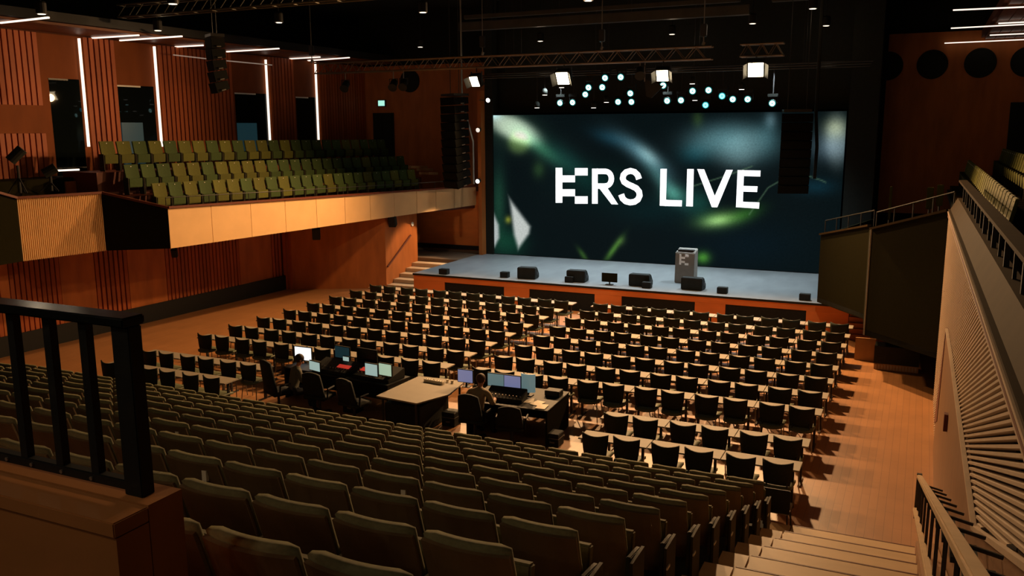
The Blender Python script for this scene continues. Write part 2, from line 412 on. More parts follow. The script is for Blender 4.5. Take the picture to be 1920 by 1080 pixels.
for i in range(1, len(xs)-1, 2):
    sp(MB().box(xs[i], xs[i+1], YST+.05, YST+.09, 0, zt-.003), 'vent_panel', 'soft_black')
sp(MB().box(-14.95, 3.2, YST+.11, YST+.2, 0, ZST-.07), 'core', 'black')
for name, x0, x1, y0, n, lab in (('stage_steps', SX+.01, -14.97, 3.55, 5, 'wooden steps rising to the stage beside the orange handrail wall'), ('stage_steps', .06, 1.5, 1.9, 5, 'wooden steps at the stage end behind the dark balcony panel')):
    t = thing(name, lab, 'steps', ((x0+x1)/2, y0, 0))
    dy = 2.33/n if x0 < -5 else .11
    for i in range(n):
        o = MB().box(x0, x1, y0+dy*i, y0+dy*n, .15*i, .15*(i+1)).build('step', 'tread_wood' if x0 < -5 else 'orange_wood', t); o.matrix_parent_inverse = Matrix.Translation(-t.location)
# handrail on the step wall
p = UX(727, 500, SX+.06); q = UX(770, 441, SX+.06)
hr = thing('wall_handrail', 'dark straight handrail climbing the orange wall beside stage steps', 'handrail', (SX, p.y, p.z))
o = MB().tube(p, q, .035, 8).build('rail', 'red_trim', hr); o.matrix_parent_inverse = Matrix.Translation(-hr.location)
for t in (.12, .88):
    m_ = p.lerp(q, t); o = MB().tube(m_, (SX, m_.y, m_.z-.04), .014, 6).build('bracket', 'dark_metal', hr); o.matrix_parent_inverse = Matrix.Translation(-hr.location)
p = UX(773, 420, SX+.02)
MB().lathe([(.09, 0), (.09, .02), (.05, .03)], 16, (p.x, p.y, p.z), Matrix.Rotation(math.pi/2, 3, 'Y')).build('wall_clock', 'pale', None, label='small pale round disc on the orange wall above the stage handrail', cat='disc')

# ================================================================= TAN BALCONY
ZB = 2.8
tb = thing('balcony', 'side balcony with bright tan panelled front over the slatted wall', 'balcony', (-18, 0, ZB))
def tp(mb, name, m, **kw):
    o = mb.build(name, m, None, **kw); o.parent = tb; o.matrix_parent_inverse = Matrix.Translation(-tb.location); return o
seam = [320, 400, 473, 537, 595, 648, 695, 740, 782, 818, 852, 893]
Dp = []
for sx in seam:
    yb = 466+(sx-320)*(384-466)/575; yt = 391+(sx-319)*(350-391)/576
    zb = ZB if sx <= 782 else ZB+.14*(sx-782)/111
    b = UZ(sx, yb, zb); Dp.append((b, ZAT(b.x, b.y, yt)))
def panel(a, b, za0, za1, zb0, zb1, th=.05, gap=.008):
    a = Vector((a.x, a.y, 0)); b = Vector((b.x, b.y, 0)); t = (b-a).normalized(); n = Vector((t.y, -t.x, 0)); a2 = a+t*gap; b2 = b-t*gap
    def Q(p, z): return Vector((p.x, p.y, z))
    return MB().hexa([Q(a2, za0), Q(b2, zb0), Q(b2, zb1), Q(a2, za1)], [Q(a2-n*th, za0), Q(b2-n*th, zb0), Q(b2-n*th, zb1), Q(a2-n*th, za1)])
for i in range(len(Dp)-1):
    (a, za), (b, zb) = Dp[i], Dp[i+1]
    tp(panel(a, b, a.z, za, b.z, zb), 'front_panel', 'tan_panel')
PB = UZ(200, 470, ZB); PA = UZ(43, 490, ZB); PZ = UZ(-10, 499, ZB); PC = Dp[0][0]
zB = ZAT(PB.x, PB.y, 363); zA = ZAT(PA.x, PA.y, 373); zC = Dp[0][1]; zZ = ZAT(PZ.x, PZ.y, 357)
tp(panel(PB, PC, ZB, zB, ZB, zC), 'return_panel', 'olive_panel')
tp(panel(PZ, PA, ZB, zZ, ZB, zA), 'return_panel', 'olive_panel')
PY = PZ+Vector((-.35, -2.5, 0)); tp(panel(PY, PZ, ZB, zZ, ZB, zZ), 'ribbed_panel', 'tan_rib')
# ribbed tan panel: fine battens
t = (PB-PA).normalized(); n = Vector((t.y, -t.x, 0)); L = (PB-PA).length
mb = panel(PA-n*.03, PB-n*.03, ZB, zA, ZB, zB)
k = 44
for i in range(k):
    p = PA+t*(L*(i+.5)/k)
    mb.prism([p-t*.014-n*.03, p+t*.014-n*.03, p+t*.009+n*.0, p-t*.009+n*.0], (0, 0, (zA+(zB-zA)*i/k)-ZB))
tp(mb, 'ribbed_panel', 'tan_rib')
# cap rail following the front
cap = [(PY, zZ), (PZ, zZ), (PA, zA), (PB, zB)]+Dp
for i in range(len(cap)-1):
    a = Vector((cap[i][0].x, cap[i][0].y, cap[i][1]+.03)); b = Vector((cap[i+1][0].x, cap[i+1][0].y, cap[i+1][1]+.03))
    tp(MB().bar(a, b, .13, .06), 'cap_rail', 'red_trim')
# slab and raked tiers
base = [Vector((p.x-.07, p.y, ZB+.01)) for p, z in cap]
slab = base+[Vector((XLU-.02, base[-1].y, ZB+.01)), Vector((XLU-.02, PY.y, ZB+.01))]
tp(MB().prism(slab, (0, 0, .12)), 'slab', 'red_trim')
Ddir = (Dp[8][0]-Dp[0][0]); Ddir.z = 0; Ddir.normalize(); Dn = Vector((-Ddir.y, Ddir.x, 0))
rowsB = [(.75, (282, 345), (778, 318), 'front'), (1.70, (229, 310), (758, 293), 'middle'), (2.65, (183, 266), (722, 262), 'back')]
RB = []
for off, pn, pf, nm in rowsB:
    a = Dp[0][0]+Dn*off; b = a+Ddir
    RB.append((UP(*pn, a, b), UP(*pf, a, b), nm))
for i, (a, b, nm) in enumerate(RB):
    t0 = a-Ddir*(.5 if i else -.02)-Dn*.55; t1 = b+Ddir*.4-Dn*.55; w = Dn*(.95 if i < 2 else 1.6)
    def Q(p, z): return Vector((p.x, p.y, z))
    lo = ZB+.12
    tp(MB().hexa([Q(t0, lo), Q(t1, lo), Q(t1+w, lo), Q(t0+w, lo)], [Q(t0, a.z-.86), Q(t1, b.z-.86), Q(t1+w, b.z-.86), Q(t0+w, a.z-.86)]), 'tier', 'red_trim')
# steps at the far end of the balcony
for i, (x0, y0, x1) in enumerate(((762, 313, 793), (790, 318, 803), (795, 325, 812))):
    a = Dp[0][0]+Dn*(1.6-.4*i); p = UP(x0, y0, a, a+Ddir); q = UP(x1, y0, a, a+Ddir)
    tp(MB().bar(p, q, .5, .10), 'step', 'plywood')
# guard rail along the front
for i in range(0, 11):
    p, z = Dp[i]; tp(MB().tube((p.x-.05, p.y, z+.05), (p.x-.05, p.y, z+.30), .012, 6), 'rail_post', 'dark_metal')
for i in range(0, 10):
    a = Vector((Dp[i][0].x-.05, Dp[i][0].y, Dp[i][1]+.30)); b = Vector((Dp[i+1][0].x-.05, Dp[i+1][0].y, Dp[i+1][1]+.30))
    tp(MB().tube(a, b, .013, 6), 'guard_rail', 'dark_metal')
# orange inner wall and dark cross-aisle behind the corner
p = UX(125, 362, -20.6); q = UX(232, 360, -20.6)
tp(MB().box(-20.65, -20.6, p.y, q.y, ZB+.12, UX(180, 337, -20.6).z), 'inner_wall', 'orange_wood')
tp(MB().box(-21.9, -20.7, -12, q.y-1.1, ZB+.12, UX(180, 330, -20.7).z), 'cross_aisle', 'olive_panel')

# balcony seats
def balcony_seat(fabric):
    r = thing('tip_up_chair', 'x', 'seat')
    def bk(u, v):
        x = (u-.5)*.475; zz = .26+.60*v
        return Vector((x, .07-.12*v-.02*math.cos(math.pi*(u-.5)), zz)), Vector((0, 1, .2)).normalized()
    MB().shell(bk, 4, 3, .05).build('backrest', fabric, r, bevel=.014)
    def se(u, v): return Vector(((u-.5)*.45, .125+.02*v, .22+.26*v)), Vector((0, 1, -.06)).normalized()
    MB().shell(se, 3, 2, .055).build('seat', fabric, r, bevel=.015)
    for s in (-1, 1): MB().box(s*.257-.013, s*.257+.013, -.02, .20, .0, .50).build('armrest', 'seat_dark', r, bevel=.008)
    MB().box(-.012, .012, .003, .012, .80, .82).build('number_plate', 'pale', r)
    remember(r); return r
BS = [balcony_seat('balcony_olive'), balcony_seat('balcony_green')]
used = [False, False]
gz = math.atan2(Dn.y, Dn.x)+math.pi/2       # local +Y faces the hall
nb = 0
for a, b, nm in RB:
    L = (b-a).length; k = int(round(L/.55))
    for i in range(k):
        p = a.lerp(b, (i+.5)/k); f = 1 if random.random() < (.30 if i < 12 else .75) else 0
        lab = '%s seat, %s from the parapet corner, %s row of the tan balcony' % (('olive', 'green')[f], ORD[i], nm)
        loc = (p.x, p.y, p.z-.852)
        if used[f]: dup(BS[f], loc, gz, lab, 'seats on the tan balcony')
        else:
            used[f] = True; BS[f].location = loc; BS[f].rotation_euler = (0, 0, gz); BS[f]['label'] = lab; BS[f]['group'] = 'seats on the tan balcony'
# wall loudspeakers and cases around the balcony
def wall_speaker(p, lab, rz=0, sc=1, tilt=.35):
    t = thing('wall_speaker', lab, 'loudspeaker', p, rz)
    o = MB().box(-.14*sc, .14*sc, -.13*sc, .13*sc, -.22*sc, .22*sc).build('cabinet', 'soft_black', t, bevel=.015); o.rotation_euler = (tilt, 0, 0)
    o2 = MB().box(-.12*sc, .12*sc, -.145*sc, -.13*sc, -.20*sc, .20*sc).build('grille', 'black', t); o2.rotation_euler = (tilt, 0, 0)
    MB().tube((0, .05, .1*sc), (0, .12*sc, .30*sc), .018, 6).build('bracket', 'dark_metal', t)
p = UZ(593, 437, 2.45); wall_speaker(p, 'black loudspeaker hung under the tan balcony by the orange wall', .6)
p = UX(736, 414, SX+.22); wall_speaker(p, 'black loudspeaker hung under tan balcony above the stage steps', .3)
p = UX(327, 474, -18.3); wall_speaker(p, 'small black loudspeaker tucked under the corner of the tan balcony', .6, .6)
for px, py, zz, lab in ((38, 362, 4.0, 'tall dark lighting stand on the cross aisle near the slats'), (97, 358, 4.0, 'short dark lighting stand on the cross aisle beside the light strip')):
    p = UX(px, py, -20.2); h = UX(px, 275 if px < 60 else 312, -20.2).z-p.z
    t = thing('lighting_stand', lab, 'stand', p)
    MB().tube((0, 0, 0), (0, 0, h*.6), .04, 8).build('pole', 'dark_metal', t)
    for k in range(3):
        a = k*2.09; MB().tube((0, 0, h*.35), (.28*math.cos(a), .28*math.sin(a), 0), .022, 6).build('leg', 'dark_metal', t)
    MB().tube((-.1, -.12, h*.70), (.1, .12, h*.95), .14, 12).build('lamp_head', 'soft_black', t)
p = UX(105, 320, XLU+.1); q = UX(148, 318, XLU+.1)
MB().bar(p, q, .05, .05).build('sill_light', 'led_white', None, label='short white light strip under the dark gallery window', cat='light')

# ================================================================= RIGHT WALL, RIGHT BALCONY
yA, yZ = -3.56, -30.0
ztop = lambda y: 4.28+.018*(-3.56-y)
mat('slot_dark', (.03, .012, .006), .8)
wrt = struct('wall_right', MB().prism([(XR+.06, yA, 0), (XR+.25, yA, 0), (XR+.25, yZ, 0), (XR+.06, yZ, 0)], (0, 0, 4.2)), 'slot_dark')
RAKE = .308/.9
LINE_Y = [(-3.0, 0), (-6.9, 0), (-7.0, .95), (-8.6, 2.74), (-11.2, 2.86), (-17.5, 3.06), (-24, 3.06+6.5*.375)]
def slat_bottom(y):
    for (a, za), (b, zb) in zip(LINE_Y, LINE_Y[1:]):
        if b <= y <= a: return za+(zb-za)*(a-y)/(a-b)
    return 9
batten = []
mbk = 0
while mbk < 125:
    off = -1.9+.053*mbk; mbk += 1
    f = lambda y: off+RAKE*(-4-y)
    seg = []; cur = None
    y = yA-.02
    while y > -24:
        ins = slat_bottom(y)+.02 < f(y) < ztop(y)-.12
        if ins and cur is None: cur = y
        if (not ins) and cur is not None: seg.append((cur, y+.05)); cur = None
        y -= .05
    if cur is not None: seg.append((cur, -24))
    for a, b in seg:
        if a-b > .2: batten.append((a, b, f(a), f(b)))
batten.sort(key=lambda s: s[1])
near = batten[:260]; far = batten[260:]
def bat(mb, s):
    a, b, za, zb = s
    return mb.hexa([(XR+.06, a, za-.021), (XR+.06, a, za+.021), (XR+.01, a, za+.011), (XR+.01, a, za-.011)], [(XR+.06, b, zb-.021), (XR+.06, b, zb+.021), (XR+.01, b, zb+.011), (XR+.01, b, zb-.011)])
mat('batten', (.44, .34, .25), .55, noise=.1, scale=3)
for s in near: bat(MB(), s).build('batten', 'batten', wrt)
if far:
    mb = MB()
    for s in far: bat(mb, s)
    o = mb.build('battens', 'batten', wrt); o['kind'] = 'stuff'
# lower wood lining
MB().prism([(XR-.01, y, z) for y, z in LINE_Y[1:]]+[(XR-.01, -24, 0)], (.06, 0, 0)).build('lining', 'lining_wood', wrt)
MB().prism([(XR-.02, -6.6, .45), (XR-.02, -7.9, .9), (XR-.02, -8.5, 2.74)], (.06, 0, 0)).build('recess', 'red_trim', wrt)
for (a, za), (b, zb) in zip(LINE_Y[3:], LINE_Y[4:]): MB().bar((XR-.01, a, za), (XR-.01, b, zb), .04, .035).build('bead', 'batten', wrt)
p = UX(1775, 778, XR-.03)
MB().box(XR-.06, XR-.012, p.y-.06, p.y+.06, p.z-.22, p.z+.02).build('call_point', 'red_trim', None, label='small red call point on the wood lining near the stairs', cat='call point')

rb = thing('balcony', 'dark side balcony above the ribbed wall with olive end panels', 'balcony', (XR, -6, 4))
def rp(mb, name, m, **kw):
    o = mb.build(name, m, None, **kw); o.parent = rb; o.matrix_parent_inverse = Matrix.Translation(-rb.location); return o
mat('brown_band', (.030, .018, .007), .8, noise=.2, scale=3, spec=.04)
for k, (dz, w, m) in enumerate(((-.005, .07, 'batten'), (-.055, .06, 'red_trim'), (-.09, .05, 'batten'), (.04, .05, 'brown_band'))):
    rp(MB().bar((XR+.02, yA, ztop(yA)+dz), (XR+.02, -24, ztop(-24)+dz), w, .03), 'trim_rail', m)
rp(MB().prism([(XR+.03, yA, ztop(yA)+.04), (XR+.16, yA, ztop(yA)+.30), (XR+.30, yA, ztop(yA)+.30), (XR+.30, yA, ztop(yA)-.1)], (0, -20.4, .35)), 'parapet_cap', 'brown_band')
rp(MB().box(XR+.2, 8.5, -24, 7.4, 3.9, 4.05), 'floor_slab', 'soft_black')
for yy in range(9):
    y = -5.0-yy*1.7
    rp(MB().box(XR+.20, XR+.25, y-.03, y+.03, ztop(y)+.2, ztop(y)+.62), 'rail_post', 'dark_metal')
    rp(MB().box(XR+.21, XR+.24, y-.88, y-.82, ztop(y)+.2, ztop(y)+.62), 'rail_post', 'soft_black')
rp(MB().bar((XR+.22, yA-.3, ztop(yA)+.68), (XR+.22, -22, ztop(-22)+.60), .15, .04), 'top_rail', 'brown_band')
# end panels (turned towards the back of the hall)
P1a, P1b = Vector((XR, yA, 1.0)), Vector((.68, -1.8, 1.0))
P2a, P2b = Vector((.54, .16, 1.0)), Vector((-.85, 2.12, 1.0))
def epanel(a, b, za0, za1, zb0, zb1): return panel(b, a, zb0, zb1, za0, za1, .06, 0)
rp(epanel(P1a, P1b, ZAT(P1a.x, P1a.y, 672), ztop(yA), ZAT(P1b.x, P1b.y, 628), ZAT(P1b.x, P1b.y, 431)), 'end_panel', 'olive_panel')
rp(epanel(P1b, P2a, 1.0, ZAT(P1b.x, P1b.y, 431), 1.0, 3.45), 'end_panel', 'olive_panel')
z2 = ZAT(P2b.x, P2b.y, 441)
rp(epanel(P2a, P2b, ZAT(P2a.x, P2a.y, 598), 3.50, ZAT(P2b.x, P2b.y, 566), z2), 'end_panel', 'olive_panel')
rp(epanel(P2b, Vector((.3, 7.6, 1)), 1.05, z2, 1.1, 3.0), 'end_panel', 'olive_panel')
zt1 = ZAT(P1b.x, P1b.y, 431)
rp(MB().tube((P1b.x, P1b.y, 1.0), (P1b.x, P1b.y, zt1), .022, 8), 'corner_bead', 'metal')
for a, b, za, zb in ((P1a, P1b, ztop(yA), zt1), (P2a, P2b, 3.5, z2)):
    rp(MB().bar((a.x, a.y, za+.03), (b.x, b.y, zb+.03), .12, .05), 'cap_rail', 'brown_band')
    # guard rail above the panels
    for t in (0, .25, .5, .75, 1):
        m_ = a.lerp(b, t); z = za+(zb-za)*t
        rp(MB().tube((m_.x+.1, m_.y+.1, z), (m_.x+.1, m_.y+.1, z+.42), .016, 6), 'rail_post', 'dark_metal')
    rp(MB().tube((a.x+.1, a.y+.1, za+.42), (b.x+.1, b.y+.1, zb+.42), .02, 6), 'guard_rail', 'soft_black')
rp(MB().prism([(P1a.x, P1a.y, 1.02), (P1b.x, P1b.y, 1.02), (P2a.x, P2a.y, 1.02), (P2b.x, P2b.y, 1.02), (.3, 7.6, 1.02), (3.0, 7.6, 1.02), (3.0, yA, 1.02)], (0, 0, .12)), 'underside', 'soft_black')
# raked tiers of the right balcony with its seats
RS = balcony_seat('balcony_olive'); usedR = False
mat('balcony_shade', (.16, .165, .075), .8, noise=.1, scale=30, rnd=.2)
for r, (xx, zz, y0, n, nm) in enumerate(((2.85, 4.20, 5.6, 29, 'front'), (3.75, 4.55, 5.6, 29, 'second'), (4.65, 4.95, 5.6, 29, 'third'), (5.55, 5.4, 5.6, 29, 'fourth'))):
    rp(MB().box(xx-.30, xx+.599, -22, 7, 4.051, zz), 'tier', 'brown_band')
    for i in range(n):
        y = y0-i*.56; q = PJ((xx, y, zz+.8))
        if not (1500 < q[0] < 1990): continue
        lab = 'olive seat, %s from the stage end, %s row of the ribbed-wall balcony' % (ORD[i], nm)
        loc = (xx+.1, y, zz+.01)
        if usedR: dup(RS, loc, math.pi/2, lab, 'seats on the dark balcony')
        else: usedR = True; RS.location = loc; RS.rotation_euler = (0, 0, math.pi/2); RS['label'] = lab; RS['group'] = 'seats on the dark balcony'
# pale boards seen over the end panel
for px0, px1, yb, yt, lab in ((1735, 1752, 392, 352, 'tall olive seat back beside the rail, nearer the stage'), (1754, 1771, 386, 347, 'tall olive seat back beside the rail at the corner'), (1664, 1674, 412, 350, 'narrow upright pale board behind the end panel rail')):
    a = UY(px0, yb, -1.2); b = UY(px1, yt, -1.2)
    t = thing('rail_board' if px0 < 1700 else 'corner_seat', lab, 'board' if px0 < 1700 else 'seat', ((a.x+b.x)/2, -1.2, a.z))
    w = (b.x-a.x)/2*.92; h = b.z-a.z
    MB().shell(lambda u, v: (Vector(((u-.5)*2*w, .06*v, h*v)), Vector((0, 1, 0))), 3, 3, .05).build('backrest', 'balcony_olive', t, bevel=.012)
    MB().tube((0, .03, -.9), (0, .03, .05), .02, 6).build('post', 'dark_metal', t)
# cabinet and board standing below the dark end panel
a, b = UZ(1637, 692, 0), UZ(1722, 700, 0)
t = thing('floor_cabinet', 'low black cabinet with pale grille plinth under the dark end panel', 'cabinet', a)
w = b.x-a.x; zc = ZAT(a.x, a.y, 648)
MB().box(0, w, 0, .5, .16, zc).build('body', 'case_black', t, bevel=.01)
MB().box(.01, w-.01, .02, .48, 0, .16).build('plinth', 'plywood', t)
for i in range(14): MB().box(.04+i*(w-.06)/14, .04+i*(w-.06)/14+.035, -.012, .02, .02, .14).build('grille_bar', 'batten', t)
a = UZ(1601, 676, 0); b = UZ(1640, 678, 0)
t = thing('plywood_board', 'pale plywood board standing upright beside the black cabinet', 'board', a)
MB().box(0, b.x-a.x, .1, .14, 0, ZAT(a.x, a.y, 634)).build('panel', 'plywood', t)
MB().box(.05, .1, .14, .5, 0, .4).build('brace', 'plywood', t)

# ================================================================= LED VIDEO WALL
YS = 8.0
X0, X1, Z0s, Z1s = -14.36, -.80, .93, 6.62
def s2l(c): return tuple(((k/255)/12.92 if k/255 <= .04045 else (((k/255)+.055)/1.055)**2.4) for k in c)
BL = [  # cx, cy, sx, sy, angle(deg, clockwise on screen), sRGB colour added
    (965, 245, 44, 28, 22, (30, 42, 26)), (1010, 275, 40, 12, 38, (30, 62, 42)), (1060, 300, 50, 20, 38, (10, 34, 28)),
    (924, 214, 14, 9, 0, (90, 120, 135)), (935, 380, 12, 60, 0, (16, 42, 26)), (1010, 318, 10, 14, 0, (24, 38, 14)), (955, 455, 28, 26, 0, (8, 38, 22)),
    (1205, 288, 52, 15, 36, (62, 92, 102)), (1216, 292, 24, 11, 40, (52, 52, 46)), (1140, 258, 30, 12, 20, (8, 26, 34)), (1248, 345, 40, 13, 48, (46, 76, 72)), (1262, 365, 22, 16, 0, (30, 62, 50)),
    (1350, 262, 55, 24, -8, (44, 62, 64)), (1390, 285, 34, 32, -60, (38, 46, 46)), (1300, 290, 26, 18, 0, (4, 26, 30)), (1440, 255, 22, 34, 0, (18, 30, 32)), (1445, 225, 10, 14, 0, (50, 60, 64)),
    (1348, 412, 36, 14, -8, (76, 112, 42)), (1345, 414, 22, 9, -8, (60, 62, 52)), (1400, 400, 28, 12, -20, (20, 48, 8)), (1310, 380, 24, 22, 0, (10, 38, 30)),
    (953, 412, 5, 6, 0, (110, 100, 20)), (1093, 478, 14, 4, 55, (38, 62, 16)), (1150, 468, 24, 5, -55, (60, 96, 28)), (1165, 452, 9, 7, -50, (30, 40, 16)),
    (1318, 483, 12, 10, 0, (58, 112, 26)), (1308, 222, 9, 14, 0, (22, 30, 6)), (1566, 240, 20, 18, 0, (92, 92, 66)), (1558, 275, 34, 24, 0, (62, 72, 80)), (1530, 350, 34, 14, 0, (4, 22, 30)), (1225, 395, 70, 24, 0, (0, 10, 10)), (1400, 460, 90, 40, 0, (0, 4, 8)), (1120, 345, 60, 30, 0, (0, 14, 10))]
BL = [(a, b, c, d, math.cos(math.radians(e)), math.sin(math.radians(e)), f) for a, b, c, d, e, f in BL]
def inpoly(pts, x, y, soft=3):
    s = 1e9
    for i in range(len(pts)):
        ax, ay = pts[i]; bx, by = pts[(i+1) % len(pts)]
        l = math.hypot(bx-ax, by-ay); s = min(s, ((bx-ax)*(y-ay)-(by-ay)*(x-ax))/l)
    t = max(0, min(1, s/soft+.5)); return t*t*(3-2*t)
LEAVES = [([(955, 244), (996, 252), (990, 276), (974, 290), (954, 276)], 26, (118, 132, 84)), ([(918, 228), (938, 219), (974, 217), (1004, 236), (1016, 260), (988, 266), (945, 254), (926, 248)], 30, (172, 176, 160)), ([(956, 374), (994, 425), (992, 438), (972, 466), (964, 440)], 10, (188, 194, 190)), ([(922, 392), (935, 422), (936, 446), (927, 464), (922, 464)], 8, (170, 178, 176))]
LEAF1 = [(956, 374), (994, 425), (990, 436), (972, 464), (964, 440)]; LEAF2 = [(926, 395), (935, 425), (935, 445), (927, 462)]
LINES = [((1405, 402), (1440, 352), (1470, 335)), ((1290, 352), (1360, 330), (1410, 312)), ((1515, 330), (1540, 338), (1548, 342))]
def seg_d(p, a, b):
    vx, vy = b[0]-a[0], b[1]-a[1]; t = max(0, min(1, ((p[0]-a[0])*vx+(p[1]-a[1])*vy)/(vx*vx+vy*vy)))
    return math.hypot(p[0]-a[0]-t*vx, p[1]-a[1]-t*vy)
BF = [(962, 240, 46, 19, .906, .423, (150, 152, 138)), (973, 268, 18, 18, 1, 0, (56, 68, 30)), (1378, 266, 82, 36, .996, .09, (24, 36, 38)), (1392, 280, 46, 26, .9, -.43, (16, 18, 18)), (1570, 262, 20, 46, 1, 0, (46, 48, 46))]
def picture(x, y):
    c = [8.0, 17.0, 19.0]
    for cx, cy, sx, sy, ca, sa, k in BL:
        dx, dy = x-cx, y-cy; u = (dx*ca+dy*sa)/sx; v = (-dx*sa+dy*ca)/sy; q = u*u+v*v
        if q > 9: continue
        w = math.exp(-q*.8)
        c[0] += k[0]*w; c[1] += k[1]*w; c[2] += k[2]*w
    for cx, cy, sx, sy, ca, sa, k in BF:
        dx, dy = x-cx, y-cy; u = (dx*ca+dy*sa)/sx; v = (-dx*sa+dy*ca)/sy; q = u*u+v*v
        if q < 5:
            w = math.exp(-q*q*.55); c[0] += k[0]*w; c[1] += k[1]*w; c[2] += k[2]*w
    for P, sf_, kc in LEAVES[2:]:
        w = inpoly(P, x, y, sf_)
        if w: c = [a+(b-a)*w for a, b in zip(c, kc)]
    for L in LINES:
        d = min(seg_d((x, y), L[i], L[i+1]) for i in range(2))
        if d < 4: w = math.exp(-(d/1.3)**2)*.55; c = [a+(b-a)*w for a, b in zip(c, (96, 128, 96))]
    return [min(235, k) for k in c]
vw = thing('video_wall', 'giant video wall showing blurred dark leaves and white lettering', 'screen', (-7.6, YS, ZST))
def vp(o): o.parent = vw; o.matrix_parent_inverse = Matrix.Translation(-vw.location); return o
vp(MB().box(X0, X1, YS+.02, YS+.22, ZST+.005, Z1s).build('cabinet', 'black'))
NX, NZ = 320, 136
vs = []; cols = []
for j in range(NZ+1):
    for i in range(NX+1):
        p = (X0+(X1-X0)*i/NX, YS, Z0s+(Z1s-Z0s)*j/NZ); vs.append(p)
        q = PJ(p); cols.append((*s2l(picture(q[0], q[1])), 1))
fs = [(j*(NX+1)+i, j*(NX+1)+i+1, (j+1)*(NX+1)+i+1, (j+1)*(NX+1)+i) for j in range(NZ) for i in range(NX)]
me = bpy.data.meshes.new('picture'); me.from_pydata(vs, [], fs)
at = me.color_attributes.new('picture', 'FLOAT_COLOR', 'POINT')
at.data.foreach_set('color', [k for c in cols for k in c])
me.materials.append(MATS['led_wall_picture']); vp(link('picture', me))
K3 = 220/1920
def stroke(pts, w):
    """quads along a thick polyline in crop pixels"""
    out = []; L = []; R_ = []
    for i, p in enumerate(pts):
        a = pts[max(0, i-1)]; b = pts[min(len(pts)-1, i+1)]; l = math.hypot(b[0]-a[0], b[1]-a[1]); nx, ny = -(b[1]-a[1])/l*w/2, (b[0]-a[0])/l*w/2
        L.append((p[0]+nx, p[1]+ny)); R_.append((p[0]-nx, p[1]-ny))
    return [[L[i], L[i+1], R_[i+1], R_[i]] for i in range(len(pts)-1)]
def rect(x0, x1, y0, y1): return [(x0, y0), (x1, y0), (x1, y1), (x0, y1)]
def arc(cx, cy, rx, ry, a0, a1, n=10): return [(cx+rx*math.cos(math.radians(a0+(a1-a0)*i/n)), cy+ry*math.sin(math.radians(a0+(a1-a0)*i/n))) for i in range(n+1)]
GL = [rect(190, 299, 215, 787), rect(298, 507, 340, 452), rect(298, 507, 566, 681), rect(505, 714, 219, 341), rect(505, 714, 681, 803)]
letters = [('logo_mark', 1020, GL),
    ('letter_r', 1020, [rect(785, 878, 228, 803), rect(870, 1010, 228, 318), rect(870, 1010, 470, 558)]+stroke(arc(1005, 393, 98, 120, -90, 90), 88)+[[(900, 545), (1020, 520), (1212, 815), (1105, 812)]]),
    ('letter_s', 1020, stroke([(1555, 400), (1530, 330), (1480, 282), (1415, 265), (1345, 285), (1300, 330), (1287, 390), (1310, 445), (1370, 485), (1440, 515), (1510, 550), (1555, 605), (1565, 670), (1535, 735), (1480, 772), (1410, 782), (1340, 765), (1288, 720), (1262, 650)], 98)),
    ('letter_l', 1220, [[(160, 232), (264, 232), (250, 745), (245, 840), (148, 835)], [(245, 740), (512, 748), (508, 848), (240, 840)]]),
    ('letter_i', 1220, [[(597, 235), (705, 235), (690, 848), (580, 845)]]),
    ('letter_v', 1220, [[(760, 235), (875, 240), (1090, 780), (1085, 860), (1000, 860)], [(1235, 248), (1345, 248), (1090, 860), (1010, 860), (1020, 740)]]),
    ('letter_e', 1220, [[(1422, 252), (1528, 254), (1505, 865), (1395, 860)], [(1500, 254), (1798, 260), (1793, 358), (1498, 350)], [(1498, 510), (1750, 518), (1740, 612), (1495, 604)], [(1490, 770), (1780, 782), (1772, 884), (1488, 865)]])]
for nm, ox, polys in letters:
    mb = MB()
    for P in polys:
        front = [UY(ox+u*K3, 290+v*K3, YS-.012) for u, v in P]
        mb.prism(front, (0, .010, 0))
    vp(mb.build(nm, 'letter'))

# ================================================================= LECTERN, STAGE BOXES
p = UZ(1283, 531, ZST)
le = thing('lectern', 'grey lectern with white pixel logo standing on stage', 'lectern', (p.x, p.y+.2, ZST+.001), math.radians(-2))
MB().hexa([(-.33, -.24, 0), (.33, -.24, 0), (.33, .24, 0), (-.33, .24, 0)], [(-.33, -.20, 1.04), (.33, -.20, 1.04), (.33, .24, 1.16), (-.33, .24, 1.16)]).build('body', 'lectern_grey', le, bevel=.02)
mb = MB()
for P in GL:
    q = [((u-452)/1900-.02, -(v-509)/1900) for u, v in P]
    mb.prism([(x_*1.15, -.262+.0387*(z_*1.15+.80), z_*1.15+.80) for x_, z_ in q], (0, .02, 0))
mat('print_white', (.95, .95, .93), .6)
mb.build('logo', 'print_white', le)
MB().box(-.28, .28, -.14, .18, 1.10, 1.125).build('reading_shelf', 'dark_metal', le)
def wedge(px, py, w, lab, rz):
    p = UZ(px, py, ZST)
    t = thing('stage_monitor', lab, 'loudspeaker', (p.x, p.y+.2, ZST+.001), rz, 'wedge loudspeakers on the stage front')
    MB().prism([(-w/2, -.24, 0), (-w/2, .24, 0), (-w/2, .24, .16), (-w/2, .02, .40), (-w/2, -.24, .40)], (w, 0, 0)).build('cabinet', 'case_black', t, bevel=.02)
    MB().prism([(-w/2+.04, .25, .17), (-w/2+.04, .255, .18), (-w/2+.04, .04, .405), (-w/2+.04, .03, .395)], (w-.08, 0, 0)).build('grille', 'black', t)
    for s in (-1, 1): MB().box(s*(w/2)-.012, s*(w/2)+.012, -.1, .1, .14, .24).build('handle', 'dark_metal', t)
wedge(986, 523, .66, 'black wedge loudspeaker on stage, nearest the stage steps', .1)
wedge(1079, 529, .66, 'black wedge loudspeaker behind a small speaker, beside the confidence monitor', .05)
